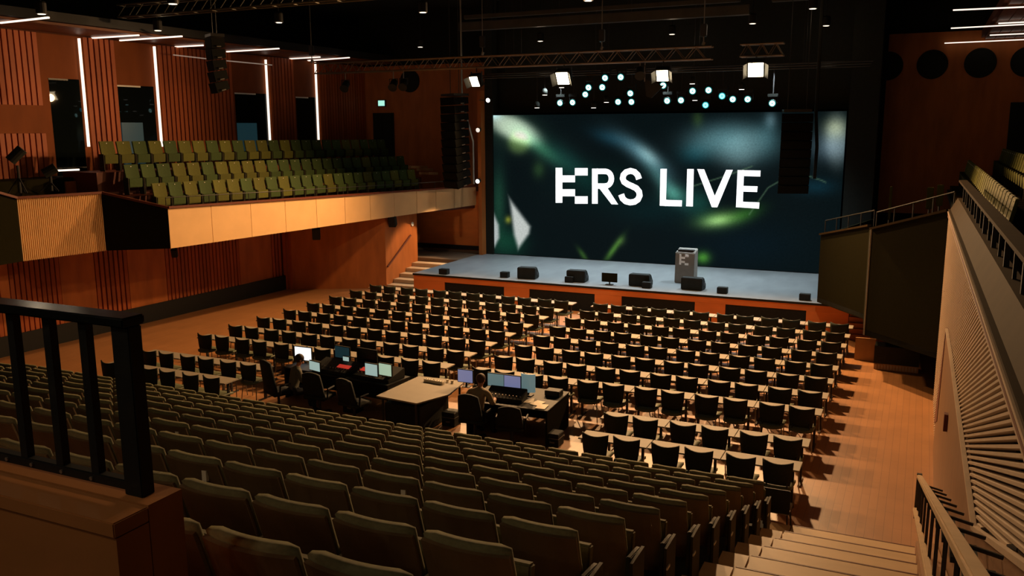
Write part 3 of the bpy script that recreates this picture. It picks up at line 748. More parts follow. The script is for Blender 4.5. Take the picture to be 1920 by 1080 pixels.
wedge(1198, 537, .70, 'black wedge loudspeaker between confidence monitor and lectern', 0)
wedge(1297, 544, .70, 'black wedge loudspeaker directly in front of the lectern', -.05)
for i, (px, py, w, lab) in enumerate(((830, 515, .34, 'by the stage corner next to the steps'), (944, 521, .30, 'beside the first wedge loudspeaker'), (1066, 530, .30, 'in front of the second wedge loudspeaker'), (1211, 541, .30, 'in front of the third wedge loudspeaker'), (1353, 551, .32, 'on the stage edge beyond the lectern'), (1508, 564, .32, 'on the stage edge by the dark balcony panel'))):
    p = UZ(px, py, ZST)
    t = thing('front_fill_speaker', 'small black box loudspeaker '+lab, 'loudspeaker', (p.x, max(p.y+.12, YST+.1), ZST+.001), 0, 'small loudspeakers along the stage edge')
    MB().box(-w/2, w/2, -.11, .11, 0, .20).build('cabinet', 'case_black', t, bevel=.012)
    MB().box(-w/2+.02, w/2-.02, -.118, -.11, .02, .18).build('grille', 'black', t)
p = UZ(1141, 535, ZST)
t = thing('confidence_monitor', 'dark flat monitor on a short stand at the stage edge', 'monitor', (p.x, p.y+.1, ZST+.001))
MB().box(-.12, .12, -.1, .1, 0, .02).build('base', 'dark_metal', t); MB().tube((0, 0, .02), (0, 0, .14), .025).build('stem', 'dark_metal', t)
o = MB().box(-.27, .27, -.02, .03, .10, .40).build('panel', 'case_black', t, bevel=.008); MB().box(-.25, .25, .031, .036, .12, .38).build('screen', 'screen_dark', o)
MB().box(-.27, .27, -.028, -.02, .10, .40).build('back_cover', 'olive_panel', t)

# ================================================================= DESKS AND CHAIRS
TL = 1.25
def make_table():
    t = thing('desk', 'x', 'desk', group='pale desks in rows')
    MB().box(-TL/2+.006, TL/2-.006, 0, .43, .715, .742).build('table_top', 'desk_top', t, bevel=.004)
    for s in (-1, 1):
        mb = MB().box(s*.50-.02, s*.50+.02, .19, .24, .03, .715); mb.box(s*.50-.022, s*.50+.022, .0, .43, 0, .03)
        mb.build('leg', 'dark_metal', t)
    MB().box(-.48, .48, .205, .225, .66, .70).build('rail', 'dark_metal', t)
    remember(t); return t
def make_chair():
    t = thing('desk_chair', 'x', 'chair', group='black chairs at the desks')
    def bk(u, v):
        a = (u-.5)*2; hw = .222+.022*v-.02*(1-v)**3
        z = .49+.36*v+.035*a*a*v
        return Vector((hw*a, -.05-.045*v+.085*a*a*(.4+.6*v), z)), Vector((-.35*a, 1, .1)).normalized()
    MB().shell(bk, 8, 5, .026).build('backrest', 'chair_black', t, smooth=True)
    def se(u, v):
        a = (u-.5)*2; b = (v-.5)*2
        return Vector((.232*a*(1-.10*max(0, -b)**2), .125+.262*b+.075*max(0, -b)*a*a, .41+.012*a*a-.01*abs(b)**3)), Vector((0, 0, 1))
    MB().shell(se, 6, 5, .045).build('seat', 'chair_seat', t, smooth=True)
    for sx in (-1, 1):
        for sy, y in ((0, -.04), (1, .32)):
            MB().tube((sx*.19, .16+(y-.16)*.75, .43), (sx*.225, y, 0), .011, 6).build('leg', 'metal', t)
    for sx in (-1, 1): MB().tube((sx*.16, -.02, .44), (sx*.16, -.045, .56), .012, 6).build('back_bracket', 'dark_metal', t)
    remember(t); return t
T0 = make_table(); C0 = make_chair(); tu = cu = False
def put(kind, loc, rz, lab, grp):
    global tu, cu
    root = T0 if kind == 't' else C0
    first = not (tu if kind == 't' else cu)
    if first:
        root.location = loc; root.rotation_euler = (0, 0, rz); root['label'] = lab; root['group'] = grp
        if kind == 't': tu = True
        else: cu = True
    else: dup(root, loc, rz, lab, grp)
ROWY = [-1.133*r for r in range(8)]+[-9.76, -10.92]
rnd = random.Random(3)
for r, y in enumerate(ROWY):
    for side in (0, 1):
        sname = ('stairs side', 'tan balcony side')[side]
        nt = 6 if r < 8 else 3
        for t in range(nt):
            if side == 0:
                xr = .31-(.0 if r < 8 else .02)-t*TL; xc = xr-TL/2; pos = nt-1-t
                if r >= 8: pos = t
            else:
                xl = -15.28+t*TL; xc = xl+TL/2; pos = 5-t
                if r >= 8: pos = t
            ref = 'from the centre aisle' if r < 8 else ('from the parquet side aisle' if side == 0 else 'from the slatted wall')
            put('t', (xc, y+.005, 0), 0, 'pale desk, %s %s, %s desk row from the stage, %s' % (ORD[pos], ref, ORD[r], sname), 'pale desks in rows')
            for s in (0, 1):
                dx = (-.284, .284)[s]
                if side == 0: cpos = (2*pos+(1-s)) if r >= 8 else 2*pos+s
                else: cpos = (2*pos+s) if r >= 8 else 2*pos+(1-s)
                put('c', (xc+dx+rnd.uniform(-.012, .012), y-.045+rnd.uniform(-.01, .01), 0), rnd.uniform(-.04, .04),
                    'black chair, %s %s, %s desk row from the stage, %s' % (ORD[cpos], ref, ORD[r], sname), 'black chairs at the desks')

# ================================================================= RAKED SEATING
NR = 12
ZT0, DZ, YT0, DY = .47, .308, -12.38, .9
rs = thing('seating_stand', 'raked seating stand of dark tiers facing the stage', 'seating stand', (-7, -16, 0))
for i in range(NR-1):
    o = MB().box(-15.6, .08, YT0-DY*(i+1), YT0-DY*i, 0, ZT0+DZ*i).build('tier', 'soft_black', rs); o.matrix_parent_inverse = Matrix.Translation(-rs.location)
    o = MB().box(.085, .36, YT0-DY*(i+1), YT0-DY*i, 0, ZT0+DZ*i).build('tier_end', 'tread_wood', rs); o.matrix_parent_inverse = Matrix.Translation(-rs.location)
sf = thing('stairs', 'broad pale wooden stairs beside the raked seats and handrail', 'stairs', (1.2, -12, 0))
def sfp(mb, name, m):
    o = mb.build(name, m, sf); o.matrix_parent_inverse = Matrix.Translation(-sf.location)
for i in range(NR):
    z = ZT0+DZ*i
    sfp(MB().box(.385, 1.98, YT0-DY*(i+1)+.004, YT0-DY*i, 0, z-.03), 'riser', 'tread_wood')
    sfp(MB().box(.38, 1.985, YT0-DY*(i+1)-.02, YT0-DY*i+.03, z-.03, z), 'tread', 'tread_wood')
    sfp(MB().box(.38, 1.985, YT0-DY*i+.012, YT0-DY*i+.034, z-.034, z+.003), 'nosing', 'red_trim')
sfp(MB().box(.42, 1.98, YT0, YT0+.42, 0, .155), 'tread', 'tread_wood'); 
# side string along the wall under the handrail
poly = [(2.0, YT0+.35, 0), (2.0, YT0+.35, .42), (2.0, -23.2, .42+RAKE*(23.2+YT0+.35)), (2.0, -23.2, 0)]
sfp(MB().prism(poly, (.26, 0, 0)), 'side_string', 'lining_wood')
def make_seat():
    t = thing('raked_seat', 'x', 'seat', group='tip-up seats on the raked stand')
    # origin: on the tier under the backrest; +Y towards the stage; top of back at z=.86, y=-.06
    def bk(u, v):
        a = (u-.5)*2
        return Vector((.245*a, .10-.17*v+.045*a*a, .30+.55*v-.006*a*a)), Vector((-.18*a, 1, .25)).normalized()
    MB().shell(bk, 8, 3, .022).build('back_shell', 'seat_shell', t, smooth=False)
    def cu_(u, v):
        a = (u-.5)*2
        return Vector((.243*a, .122-.17*v+.045*a*a, .335+.535*v+(0 if v < .9 else .004)-.006*a*a)), Vector((-.18*a, 1, .25)).normalized()
    MB().shell(cu_, 8, 4, lambda u, v: .055 if 0 < u < 1 else .03).build('back_cushion', 'seat_olive', t, smooth=True)
    MB().shell(lambda u, v: (Vector(((u-.5)*.45, .21+.07*v, .36+.30*v)), Vector((0, 1, -.2)).normalized()), 4, 3, .07).build('seat', 'seat_olive', t, bevel=.012)
    MB().prism([(.252, -.02, .28), (.252, .26, .28), (.252, .26, .57), (.252, .02, .60)], (.036, 0, 0)).build('armrest', 'seat_dark', t, bevel=.006)
    MB().box(.255, .285, .06, .18, 0, .30).build('support', 'seat_dark', t)
    remember(t); return t
RS0 = make_seat(); first = True
SP = .54
cnt = 0
plates = {(6, 9), (8, 5), (7, 3), (9, 4)}
for i in range(NR):
    y = -13.08-DY*i; z = ZT0+DZ*i
    for j in range(28):
        x = -.185-SP*j
        q = PJ((x, y, z+.86))
        if q[0] < -40 or q[0] > 1960 or q[1] > 1150: continue
        if i >= 11: continue
        lab = 'olive tip-up seat, %s from the stairs, %s raked row behind the desks' % (ORD[j], ORD[i])
        if first: first = False; RS0.location = (x, y, z+.002); RS0['label'] = lab; s = RS0
        else: s = dup(RS0, (x, y, z+.002), 0, lab, 'tip-up seats on the raked stand')
        if (i, j) in plates:
            o = MB().box(.12, .16, -.045, -.02, .72, .80).build('number_plate', 'paper', s)
        if j == 0:
            MB().box(.292, .315, -.02, .26, 0, .58).build('end_panel', 'seat_dark', s); MB().box(.315, .325, -.02, .06, .40, .42).build('row_light', 'pale', s)
        cnt += 1
# usher chair at the foot of the stairs
p = UZ(1480, 985, 0)
t = thing('folded_chair', 'black chair with grey seat at the foot of the stairs', 'chair', (.05, -11.75, 0))
MB().box(-.24, .24, -.24, -.20, .45, .82).build('backrest', 'case_black', t, bevel=.01)
MB().box(-.23, .23, -.20, .22, .42, .46).build('seat', 'lectern_grey', t, bevel=.01)
for sx in (-1, 1):
    for sy in (-1, 1): MB().tube((sx*.2, sy*.18, .42), (sx*.22, sy*.22, 0), .013, 6).build('leg', 'dark_metal', t)

# handrail on the right of the stairs
hx = 1.95
hr = thing('stair_handrail', 'pale wooden double handrail on dark brackets beside the stairs', 'handrail', (hx, -13, 0))
def hp(mb, name, m, **kw):
    o = mb.build(name, m, hr, **kw); o.matrix_parent_inverse = Matrix.Translation(-hr.location); return o
def hz(y, h): return h+ZT0+RAKE*(YT0-y)
yA2, yB2 = -13.3, -23.4
hp(MB().bar((hx, yA2, hz(yA2, 1.05)), (hx, yB2, hz(yB2, 1.05)), .06, .045), 'top_rail', 'tread_wood', bevel=.008)
hp(MB().bar((hx-.02, yA2, hz(yA2, .62)), (hx-.02, yB2, hz(yB2, .62)), .05, .04), 'lower_rail', 'tread_wood', bevel=.008)
hp(MB().box(hx-.03, hx+.03, yA2-.02, yA2+.02, hz(yA2, .5), hz(yA2, 1.09)), 'end_post', 'dark_metal')
for i in range(11):
    y = yA2-.45-i*.92
    hp(MB().tube((hx, y, hz(y, 1.03)), (hx, y, hz(y, .62)), .011, 6).tube((hx, y, hz(y, .98)), (2.2, y, hz(y, .93)), .012, 6), 'bracket', 'dark_metal')
    hp(MB().box(hx+.02, hx+.14, y-.09, y+.09, hz(y, .90), hz(y, .93)), 'bracket_plate', 'black')
    o = hp(MB().lathe([(.022, 0), (.022, .012)], 10, (1.998, y, hz(y, .30)), Matrix.Rotation(-math.pi/2, 3, 'Y')), 'bolt', 'red_trim')

# ================================================================= NEAR PARAPET AND RAILING
YR = -22.62
pr = thing('parapet_wall', 'low orange wood parapet with lit top carrying the black railing', 'parapet', (-2.5, YR, 4.3))
def pp(mb, name, m, **kw):
    o = mb.build(name, m, pr, **kw); o.matrix_parent_inverse = Matrix.Translation(-pr.location); return o
cA = UY(215, 980, YR-.14); cB = UY(266, 946, YR+.0)
zt = cA.z
mat('parapet_wood', (.40, .16, .052), .5, noise=.12, scale=3, stretch=(.3, 1, 1))
pp(MB().box(-8, cA.x, YR-.14, YR, zt-1.3, zt-.06), 'body', 'parapet_wood')
pp(MB().box(-8, cA.x+.004, YR-.15, YR, zt-.055, zt), 'cap', 'parapet_wood', bevel=.004)
dd = .02
while PJ((cA.x, YR+dd, zt+.05))[0] < 338 and dd < .5: dd += .005
zk = ZAT(cA.x, YR+dd, 917)
pp(MB().box(-8, cA.x, YR+.004, YR+dd, zt-1.3, zk), 'rear_block', 'parapet_wood')
rl = thing('guard_railing', 'black steel railing with square posts on the near parapet', 'railing', (-2, YR+.05, zk))
def gp(mb, name, m, **kw):
    o = mb.build(name, m, rl, **kw); o.matrix_parent_inverse = Matrix.Translation(-rl.location); return o
yr = YR+dd*.42
a = UY(204, 592, yr-.03); b = UY(264, 592, yr+.03); zr = a.z; zt = zk
gp(MB().box(a.x, b.x, yr-.03, yr+.03, zk, zr-.036), 'post', 'black', bevel=.004)
gp(MB().box(-6, UY(250, 590, yr).x, yr-.05, yr+.05, zr-.035, zr), 'top_rail', 'black_gloss', bevel=.006)
gp(MB().box(-6, a.x, yr-.02, yr+.02, zk+.012, zk+.05), 'bottom_rail', 'black', bevel=.004)
for px in (170, 104, 38, -28, -95, -160):
    c = UY(px, 720, yr)
    gp(MB().box(c.x-.019, c.x+.019, yr-.016, yr+.016, zk+.05, zr-.035), 'baluster', 'black')
for px in (10, 55, 110, 165):
    c = UY(px, 862, yr-.03); gp(MB().lathe([(.008, 0), (.008, .006)], 8, (c.x, yr-.021, zk+.03), Matrix.Rotation(math.pi/2, 3, 'X')), 'bolt', 'metal')

# ================================================================= MIXING POSITION
def parts(t):
    def f(mb, name, m, **kw): return mb.build(name, m, t, **kw)
    return f
# centre table
t = thing('mixing_table', 'wide beige table with cut corner between the two mixing desks', 'table', (-7.4, -9.55, 0))
f = parts(t)
f(MB().prism([(-.65, -.80, .73), (.36, -.90, .73), (.66, -.12, .73), (.52, .85, .73), (-.60, .80, .73)], (0, 0, .03)), 'table_top', 'desk_top')
for x_, y_ in ((-.55, -.72), (.28, -.80), (.45, .72), (-.52, .70)): f(MB().tube((x_, y_, 0), (x_, y_, .73), .025, 8), 'leg', 'dark_metal')
f(MB().box(-.52, .30, -.70, .5, .02, .60), 'storage_case', 'case_black', bevel=.01)
for i, (px, py, lab) in enumerate(((806, 716, 'white power strip on the beige table, nearer the touch screens'), (822, 719, 'white power strip on the beige table, nearer the monitors'))):
    p = UZ(px, py, .76)
    t = thing('power_strip', lab, 'power strip', (p.x, p.y, .761), -.05); f = parts(t)
    f(MB().box(-.13, .13, -.05, .05, 0, .06), 'body', 'paper', bevel=.008)
    for k in range(4): f(MB().lathe([(.018, 0), (.018, .004)], 10, (-.09+.06*k, 0, .06)), 'socket', 'case_black')
for px, py, lab in ((839, 716, 'small white cup on the beige table beside power strip'), (848, 718, 'small pale box on the beige table edge')):
    p = UZ(px, py, .76); MB().lathe([(.025, 0), (.032, .05), (.03, .06)], 10, (p.x, p.y, .761)).build('cup', 'paper', None, label=lab, cat='cup')
def monitor(name, c, w, h, rz, scr, lab, base=.12, cat='monitor'):
    t = thing(name, lab, cat, c, rz); f = parts(t)
    f(MB().box(-w*.25, w*.25, -.02, .14, 0, .015), 'base', 'black'); f(MB().box(-.02, .02, .03, .05, .01, base+h*.5), 'stem', 'black')
    p = f(MB().box(-w/2-.015, w/2+.015, -.01, .03, base-.015, base+h+.015), 'frame', 'case_black', bevel=.005)
    MB().box(-w/2, w/2, -.016, -.01, base, base+h).build('screen', scr, p)
    return t
def console(c, w, d, rz, name, lab, faders, rowglow=None):
    t = thing(name, lab, 'mixing desk', c, rz); f = parts(t)
    f(MB().prism([(-w/2, -d/2, 0), (-w/2, d/2, 0), (-w/2, d/2, .22), (-w/2, -d/2, .07)], (w, 0, 0)), 'body', 'case_black', bevel=.01)
    for i in range(faders):
        x_ = -w/2+.06+(w-.12)*i/(faders-1)
        f(MB().box(x_-.008, x_+.008, -d*.30, -d*.26, .10, .13), 'fader', 'metal')
    if rowglow: 
        for x0, x1 in rowglow: f(MB().prism([(x0, -d*.18, .128), (x1, -d*.18, .128), (x1, d*.05, .169), (x0, d*.05, .169)], (0, 0, .006)), 'button_strip', 'red_glow')
    return t
def desk(c, w, d, rz, lab, h=.74, side=False):
    t = thing('console_desk', lab, 'desk', c, rz); f = parts(t)
    f(MB().box(-w/2, w/2, -d/2, d/2, h-.03, h), 'worktop', 'case_black', bevel=.005)
    for s in (-1, 1): f(MB().box(s*(w/2-.03)-.02, s*(w/2-.03)+.02, -d/2+.02, d/2-.02, 0, h-.03), 'side_panel', 'olive_panel' if side and s > 0 else 'case_black')
    f(MB().box(-w/2+.05, w/2-.05, d/2-.05, d/2-.03, .1, h-.03), 'back_panel', 'case_black')
    return t
# audio side: long black desk with two consoles (beside the tan balcony)
desk((-9.75, -9.05, 0), 3.05, .8, -.10, 'long black desk carrying lighting console and white monitor')
console((-8.78, -9.16, .742), 1.0, .58, -.10, 'lighting_console', 'black lighting console with two pale touch screens and red buttons', 10, [(-.45, -.1), (.05, .3)])
console((-9.95, -9.12, .742), 1.0, .48, -.10, 'sound_console', 'black sound console with red lit strip beneath the dark monitors', 12, [(.1, .45)])
def at(px, py, z): return UZ(px, py, z)
for a, scr, lab in ((697, 'screen_pale', 'pale touch screen on the lighting console, with blocky windows'), (723, 'screen_green', 'pale green touch screen on the lighting console, beside its twin')):
    p = UZ(a, 702, .93); monitor('touch_screen', (p.x, p.y, .87), .33, .25, -.1, scr, lab, .04)
p = UZ(562, 700, .76); monitor('monitor', (-11.10, -8.80, .742), .46, .30, .02, 'screen_white', 'bright white monitor in front of the seated operator', .06)
monitor('monitor', (-10.0, -8.78, .742), .42, .26, -.1, 'screen_dark', 'dark monitor showing a small pale window, beside the white monitor', .22)
monitor('tablet', (-9.80, -8.92, .742), .17, .10, -.1, 'screen_pale', 'small pale tablet on a stand before the dark monitor', .20, 'tablet')
monitor('monitor', (-9.35, -8.76, .742), .56, .34, -.1, 'black_gloss', 'wide black monitor beside the touch screens', .14)
p = UZ(603, 705, .80); monitor('laptop', (-10.35, -9.35, .742), .36, .20, -.25, 'screen_pale', 'open laptop with pale screen on the long black desk', .03, 'laptop')
# video side desk by the stairs side block
desk((-5.42, -9.15, 0), 1.75, 1.35, .05, 'deep black desk with monitors and tall olive side panel', .74, True)
for px, w, scr, lab, z_ in ((873, .34, 'screen_blue', 'small bluish monitor beside the beige table', .86), (930, .36, 'screen_teal', 'pale grey monitor before the seated operator', .80), (961, .36, 'screen_blue', 'bluish monitor between grey monitor and round display', .78)):
    p = UY(px, 725, -9.05); monitor('monitor', (p.x, -9.05, .742), w, .26, .02, scr, lab, .12)
t = thing('curved_display', 'grey curved display at the end of the monitor row', 'monitor', (UY(989, 725, -9.05).x, -9.05, .742)); f = parts(t)
f(MB().shell(lambda u, v: (Vector((.16*math.sin((u-.5)*2.2), -.12*math.cos((u-.5)*2.2)+.1, .08+.38*v)), Vector((math.sin((u-.5)*2.2), -math.cos((u-.5)*2.2), 0))), 8, 2, .02), 'panel', 'screen_teal'); f(MB().box(-.1, .1, -.05, .1, 0, .02), 'base', 'black')
f(MB().box(-.02, .02, .02, .05, 0, .3), 'stem', 'black')
console((-5.55, -9.45, .742), .80, .34, .05, 'video_console', 'black video switcher below the monitors', 10)
for i, (px, py, rz, lab) in enumerate(((992, 751, .3, 'white paper sheet on the deep black desk, nearest the round display'), (1008, 756, -.2, 'white paper sheet lying across others on the deep black desk'), (1016, 763, .1, 'white paper sheet at the edge of the deep black desk'))):
    p = UZ(px, py, .745); t = MB().box(-.10, .10, -.145, .145, 0, .004).build('paper_sheet', 'paper', None, label=lab, cat='paper', loc=(p.x, p.y, .743+.0045*i)); t.rotation_euler = (0, 0, rz)
p = UZ(1022, 735, .76)
t = thing('intercom_box', 'dark equipment box with coiled cable on the desk end', 'box', (-4.78, -8.80, .742)); f = parts(t)
f(MB().box(-.16, .16, -.12, .12, 0, .12), 'body', 'case_black', bevel=.01); f(MB().box(-.12, .12, -.125, -.12, .03, .09), 'front_plate', 'dark_metal')
# office chairs
def office_chair(c, rz, lab, m='soft_black', tall=1.08):
    t = thing('office_chair', lab, 'office chair', c, rz, 'black office chairs at the mixing position'); f = parts(t)
    f(MB().shell(lambda u, v: (Vector(((u-.5)*.50*(1-.16*v*v), -.20-.10*v-.03*(1-(2*u-1)**2), .50+(tall-.50)*v-.05*(2*u-1)**2*v)), Vector((0, 1, .1)).normalized()), 6, 5, .06), 'backrest', m, smooth=True)
    f(MB().shell(lambda u, v: (Vector(((u-.5)*.50, -.22+.48*v, .43+.02*math.cos(6.28*(u-.5))*.3)), Vector((0, 0, 1))), 5, 4, .07), 'seat', m, smooth=True)
    for s in (-1, 1): f(MB().path([(s*.27, -.1, .45), (s*.29, -.1, .66), (s*.29, .14, .67)], .02), 'armrest', 'black')
    f(MB().tube((0, 0, .1), (0, 0, .43), .03, 8), 'gas_lift', 'dark_metal')
    for k in range(5):
        a = k*2*math.pi/5; f(MB().bar((0, 0, .10), (.28*math.cos(a), .28*math.sin(a), .07), .04, .03), 'foot', 'dark_metal')
        f(MB().lathe([(.028, 0), (.03, .03), (.028, .06)], 8, (.28*math.cos(a), .28*math.sin(a), 0)), 'castor', 'black')
    return t
office_chair((-10.74, -10.16, 0), -.38, 'high-backed black office chair holding the operator by the white monitor', 'soft_black', 1.22)
office_chair((-9.72, -10.05, 0), .05, 'empty black office chair before the laptop on the long desk', 'soft_black', 1.05)
office_chair((-8.75, -10.15, 0), -.2, 'empty dark office chair beside the beige table', 'soft_black', 1.05)
office_chair((-5.95, -10.05, 0), .0, 'black office chair holding the operator before the bluish monitors', 'soft_black', 1.05)
office_chair((-5.1, -10.15, 0), .25, 'empty black office chair beside the tall olive side panel', 'soft_black', .95)
# cases and small gear under the desks
for px, py, s, lab in ((840, 800, .30, 'small black case with silver corners beside the beige table'), (655, 775, .34, 'black case under the long desk beside office chairs'), (1035, 838, .26, 'small black case leaning at the olive side panel')):
    p = UZ(px, py, 0); t = thing('flight_case', lab, 'case', (p.x, p.y+.15, 0)); f = parts(t)
    f(MB().box(-s/2, s/2, -.15, .15, 0, s), 'body', 'case_black', bevel=.01); f(MB().box(-s/2-.004, s/2+.004, -.154, .154, s*.62, s*.66), 'edge_band', 'metal')
    f(MB().box(-.05, .05, -.16, -.15, s*.3, s*.4), 'latch', 'metal')

# ---- people
def person(c, rz, lab, shirt, hair, lean, headyaw, arm_r, arm_l):
    root = thing('person', lab, 'person', c, rz)
    V_ = []; E_ = []; R_ = []; T_ = []
    def v(p, r, par=None, tag='shirt'):
        V_.append(p); R_.append(r); T_.append(tag)
        if par is not None: E_.append((par, len(V_)-1))
        return len(V_)-1
    l = lean
    pel = v((0, 0, .53), .125, None, 'trousers')
    w_ = v((0, .02+l*.2, .66), .115, pel); ch = v((0, .03+l*.7, .84), .135, w_); sh = v((0, .03+l, .98), .095, ch)
    nk = v((0, .05+l*1.15, 1.065), .05, sh, 'skin'); hd0 = v((0, .08+l*1.25, 1.13), .062, nk, 'skin'); hd = v((0, .075+l*1.3, 1.20), .088, hd0, 'skin'); hd1 = v((0, .065+l*1.3, 1.27), .076, hd, 'skin')
    for s, arm in ((1, arm_r), (-1, arm_l)):
        a0 = v((s*.17, .03+l*.95, .97), .068, sh); a1 = v(arm[0], .048, a0); a2 = v(arm[1], .036, a1, 'skin'); d = (Vector(arm[1])-Vector(arm[0])).normalized()
        hp_ = Vector(arm[1])+d*.07; a3 = v(tuple(hp_), .030, a2, 'skin')
        sd = d.cross(Vector((0, 0, 1))).normalized()
        for k, off in enumerate((-.030, -.010, .010, .030)):
            ln = (.055, .068, .064, .048)[k]
            b0 = v(tuple(hp_+sd*off+d*.025), .0095, a3, 'skin'); b1 = v(tuple(hp_+sd*off+d*(.025+ln*.55)+Vector((0, 0, -.004))), .0085, b0, 'skin'); v(tuple(hp_+sd*off+d*(.025+ln)+Vector((0, 0, -.018))), .0075, b1, 'skin')
        th = v(tuple(hp_-sd*s*.036-d*.02), .011, a2, 'skin'); v(tuple(hp_-sd*s*.052+d*.02), .0095, th, 'skin')
        h0 = v((s*.10, .06, .52), .095, pel, 'trousers'); kn = v((s*.13, .46, .50), .066, h0, 'trousers'); an = v((s*.13, .44, .10), .045, kn, 'trousers'); ft = v((s*.135, .50, .045), .042, an, 'shoe'); v((s*.14, .62, .035), .034, ft, 'shoe')
    me = bpy.data.meshes.new('body'); me.from_pydata(V_, E_, [])
    o = bpy.data.objects.new('body', me); COL.objects.link(o)
    md = o.modifiers.new('skin', 'SKIN'); 
    for i, sv in enumerate(me.skin_vertices[0].data): sv.radius = (R_[i], R_[i]); sv.use_root = (i == 0)
    sb = o.modifiers.new('sub', 'SUBSURF'); sb.levels = 1; sb.render_levels = 1
    dg = bpy.context.evaluated_depsgraph_get(); ev = o.evaluated_get(dg); m2 = bpy.data.meshes.new_from_object(ev)
    bpy.data.objects.remove(o)
    names = ['shirt', 'skin', 'trousers', 'shoe']
    m2.materials.clear()
    for k in names: m2.materials.append(MATS[{'shirt': shirt, 'skin': 'skin', 'trousers': 'trousers', 'shoe': 'shoe'}[k]])
    VV = [Vector(p) for p in V_]
    for p in m2.polygons:
        p.use_smooth = True; cc = p.center; b = min(range(len(VV)), key=lambda k: (VV[k]-cc).length-R_[k]); p.material_index = names.index(T_[b])
    for vv in m2.vertices:
        if vv.co.z < 1.06 and vv.co.y < .25+l: vv.co.x *= 1.18
    link('body', m2, root)
    hc = Vector(V_[hd])
    hm = MB()
    H = Matrix.Rotation(headyaw, 3, 'Z')
    hm.ball((0, -.012, .03), .104, 14, 9, (.90, 1.02, 1.0))
    ho = hm.build('hair', hair, root, smooth=True); ho.location = hc; ho.rotation_euler = (-.35, 0, headyaw)
    fm = MB().ball((0, .088, -.005), .016, 8, 5, (.8, 1, 1.4)).ball((-.085, .0, -.005), .02, 8, 5, (.4, 1, 1.5)).ball((.085, .0, -.005), .02, 8, 5, (.4, 1, 1.5)).ball((0, .07, -.075), .03, 8, 5)
    fo = fm.build('face', 'skin', root, smooth=True); fo.location = hc; fo.rotation_euler = (0, 0, headyaw)
    em = MB().ball((-.03, .080, .015), .011, 8, 5).ball((.03, .080, .015), .011, 8, 5).box(-.022, .022, .085, .09, -.05, -.045)
    eo = em.build('eyes', 'hair_dark', root, smooth=True); eo.location = hc; eo.rotation_euler = (0, 0, headyaw)
    return root
person((-10.48, -10.02, -.06), -.55, 'seated person in dark shirt facing the bright white monitor', 'shirt_grey', 'hair_dark', .10, -.1,
       ((.25, .12, .78), (.22, .40, .80)), ((-.25, .14, .78), (-.16, .42, .80)))
person((-5.95, -9.98, -.01), .0, 'seated person in olive shirt facing the row of bluish monitors', 'shirt_olive', 'hair_brown', .10, -.05,
       ((.26, .10, .76), (.20, .36, .80)), ((-.26, .12, .76), (-.18, .38, .80)))

# ================================================================= TRUSSES AND LAMPS
def truss(name, lab, a, b, h, d, bay, zig=True, tm='truss_metal'):
    a = Vector(a); b = Vector(b); L = (b-a).length; t = (b-a)/L
    T = thing(name, lab, 'truss', a); off = [Vector((0, 0, 0)), Vector((0, d, 0)), Vector((0, 0, h)), Vector((0, d, h))]
    for k in off: MB().tube(k, k+t*L, .026, 8).build('chord', tm, T)
    n = int(L/bay); me = MB().tube((0, 0, 0), t*bay*.5+Vector((0, 0, h)), .013, 6).mesh('brace'); me.materials.append(MATS[tm])
    me2 = MB().tube((0, 0, h), t*bay*.5, .013, 6).mesh('brace'); me2.materials.append(MATS[tm])
    for i in range(n):
        for y_ in (0, d):
            o = link('brace', me, T); o.location = t*(i*bay)+Vector((0, y_, 0))
            if zig: o = link('brace', me2, T); o.location = t*(i*bay+bay*.5)+Vector((0, y_, 0))
    me3 = MB().tube((0, 0, 0), (0, d, 0), .013, 6).mesh('cross_bar'); me3.materials.append(MATS[tm])
    for i in range(n+1):
        for z_ in (0, h): o = link('cross_bar', me3, T); o.location = t*min(i*bay, L)+Vector((0, 0, z_))
    return T
YTR = 2.0
a, b = UY(590, 137, YTR), UY(1333, 112, YTR); zt_ = 8.10
truss('lighting_truss', 'long aluminium truss carrying the three warm floodlights', (a.x, YTR, zt_), (b.x, YTR, zt_), .36, .30, .62)
a, b = UY(1387, 106, YTR), UY(1468, 104, YTR)
truss('lighting_truss', 'short aluminium truss above the lone warm floodlight', (a.x, YTR, 8.13), (b.x, YTR, 8.13), .34, .30, .40)
truss('lighting_truss', 'dark ladder truss high above the tan balcony', (-19.9, -5.5, 9.35), (-8.0, -5.5, 9.35), .34, .34, .70, False, 'ladder_metal')
truss('lighting_truss', 'dark truss high above the mixing position', (-8.0, -6.5, 9.6), (3.0, -6.5, 9.6), .34, .34, .70, False, 'ladder_metal')
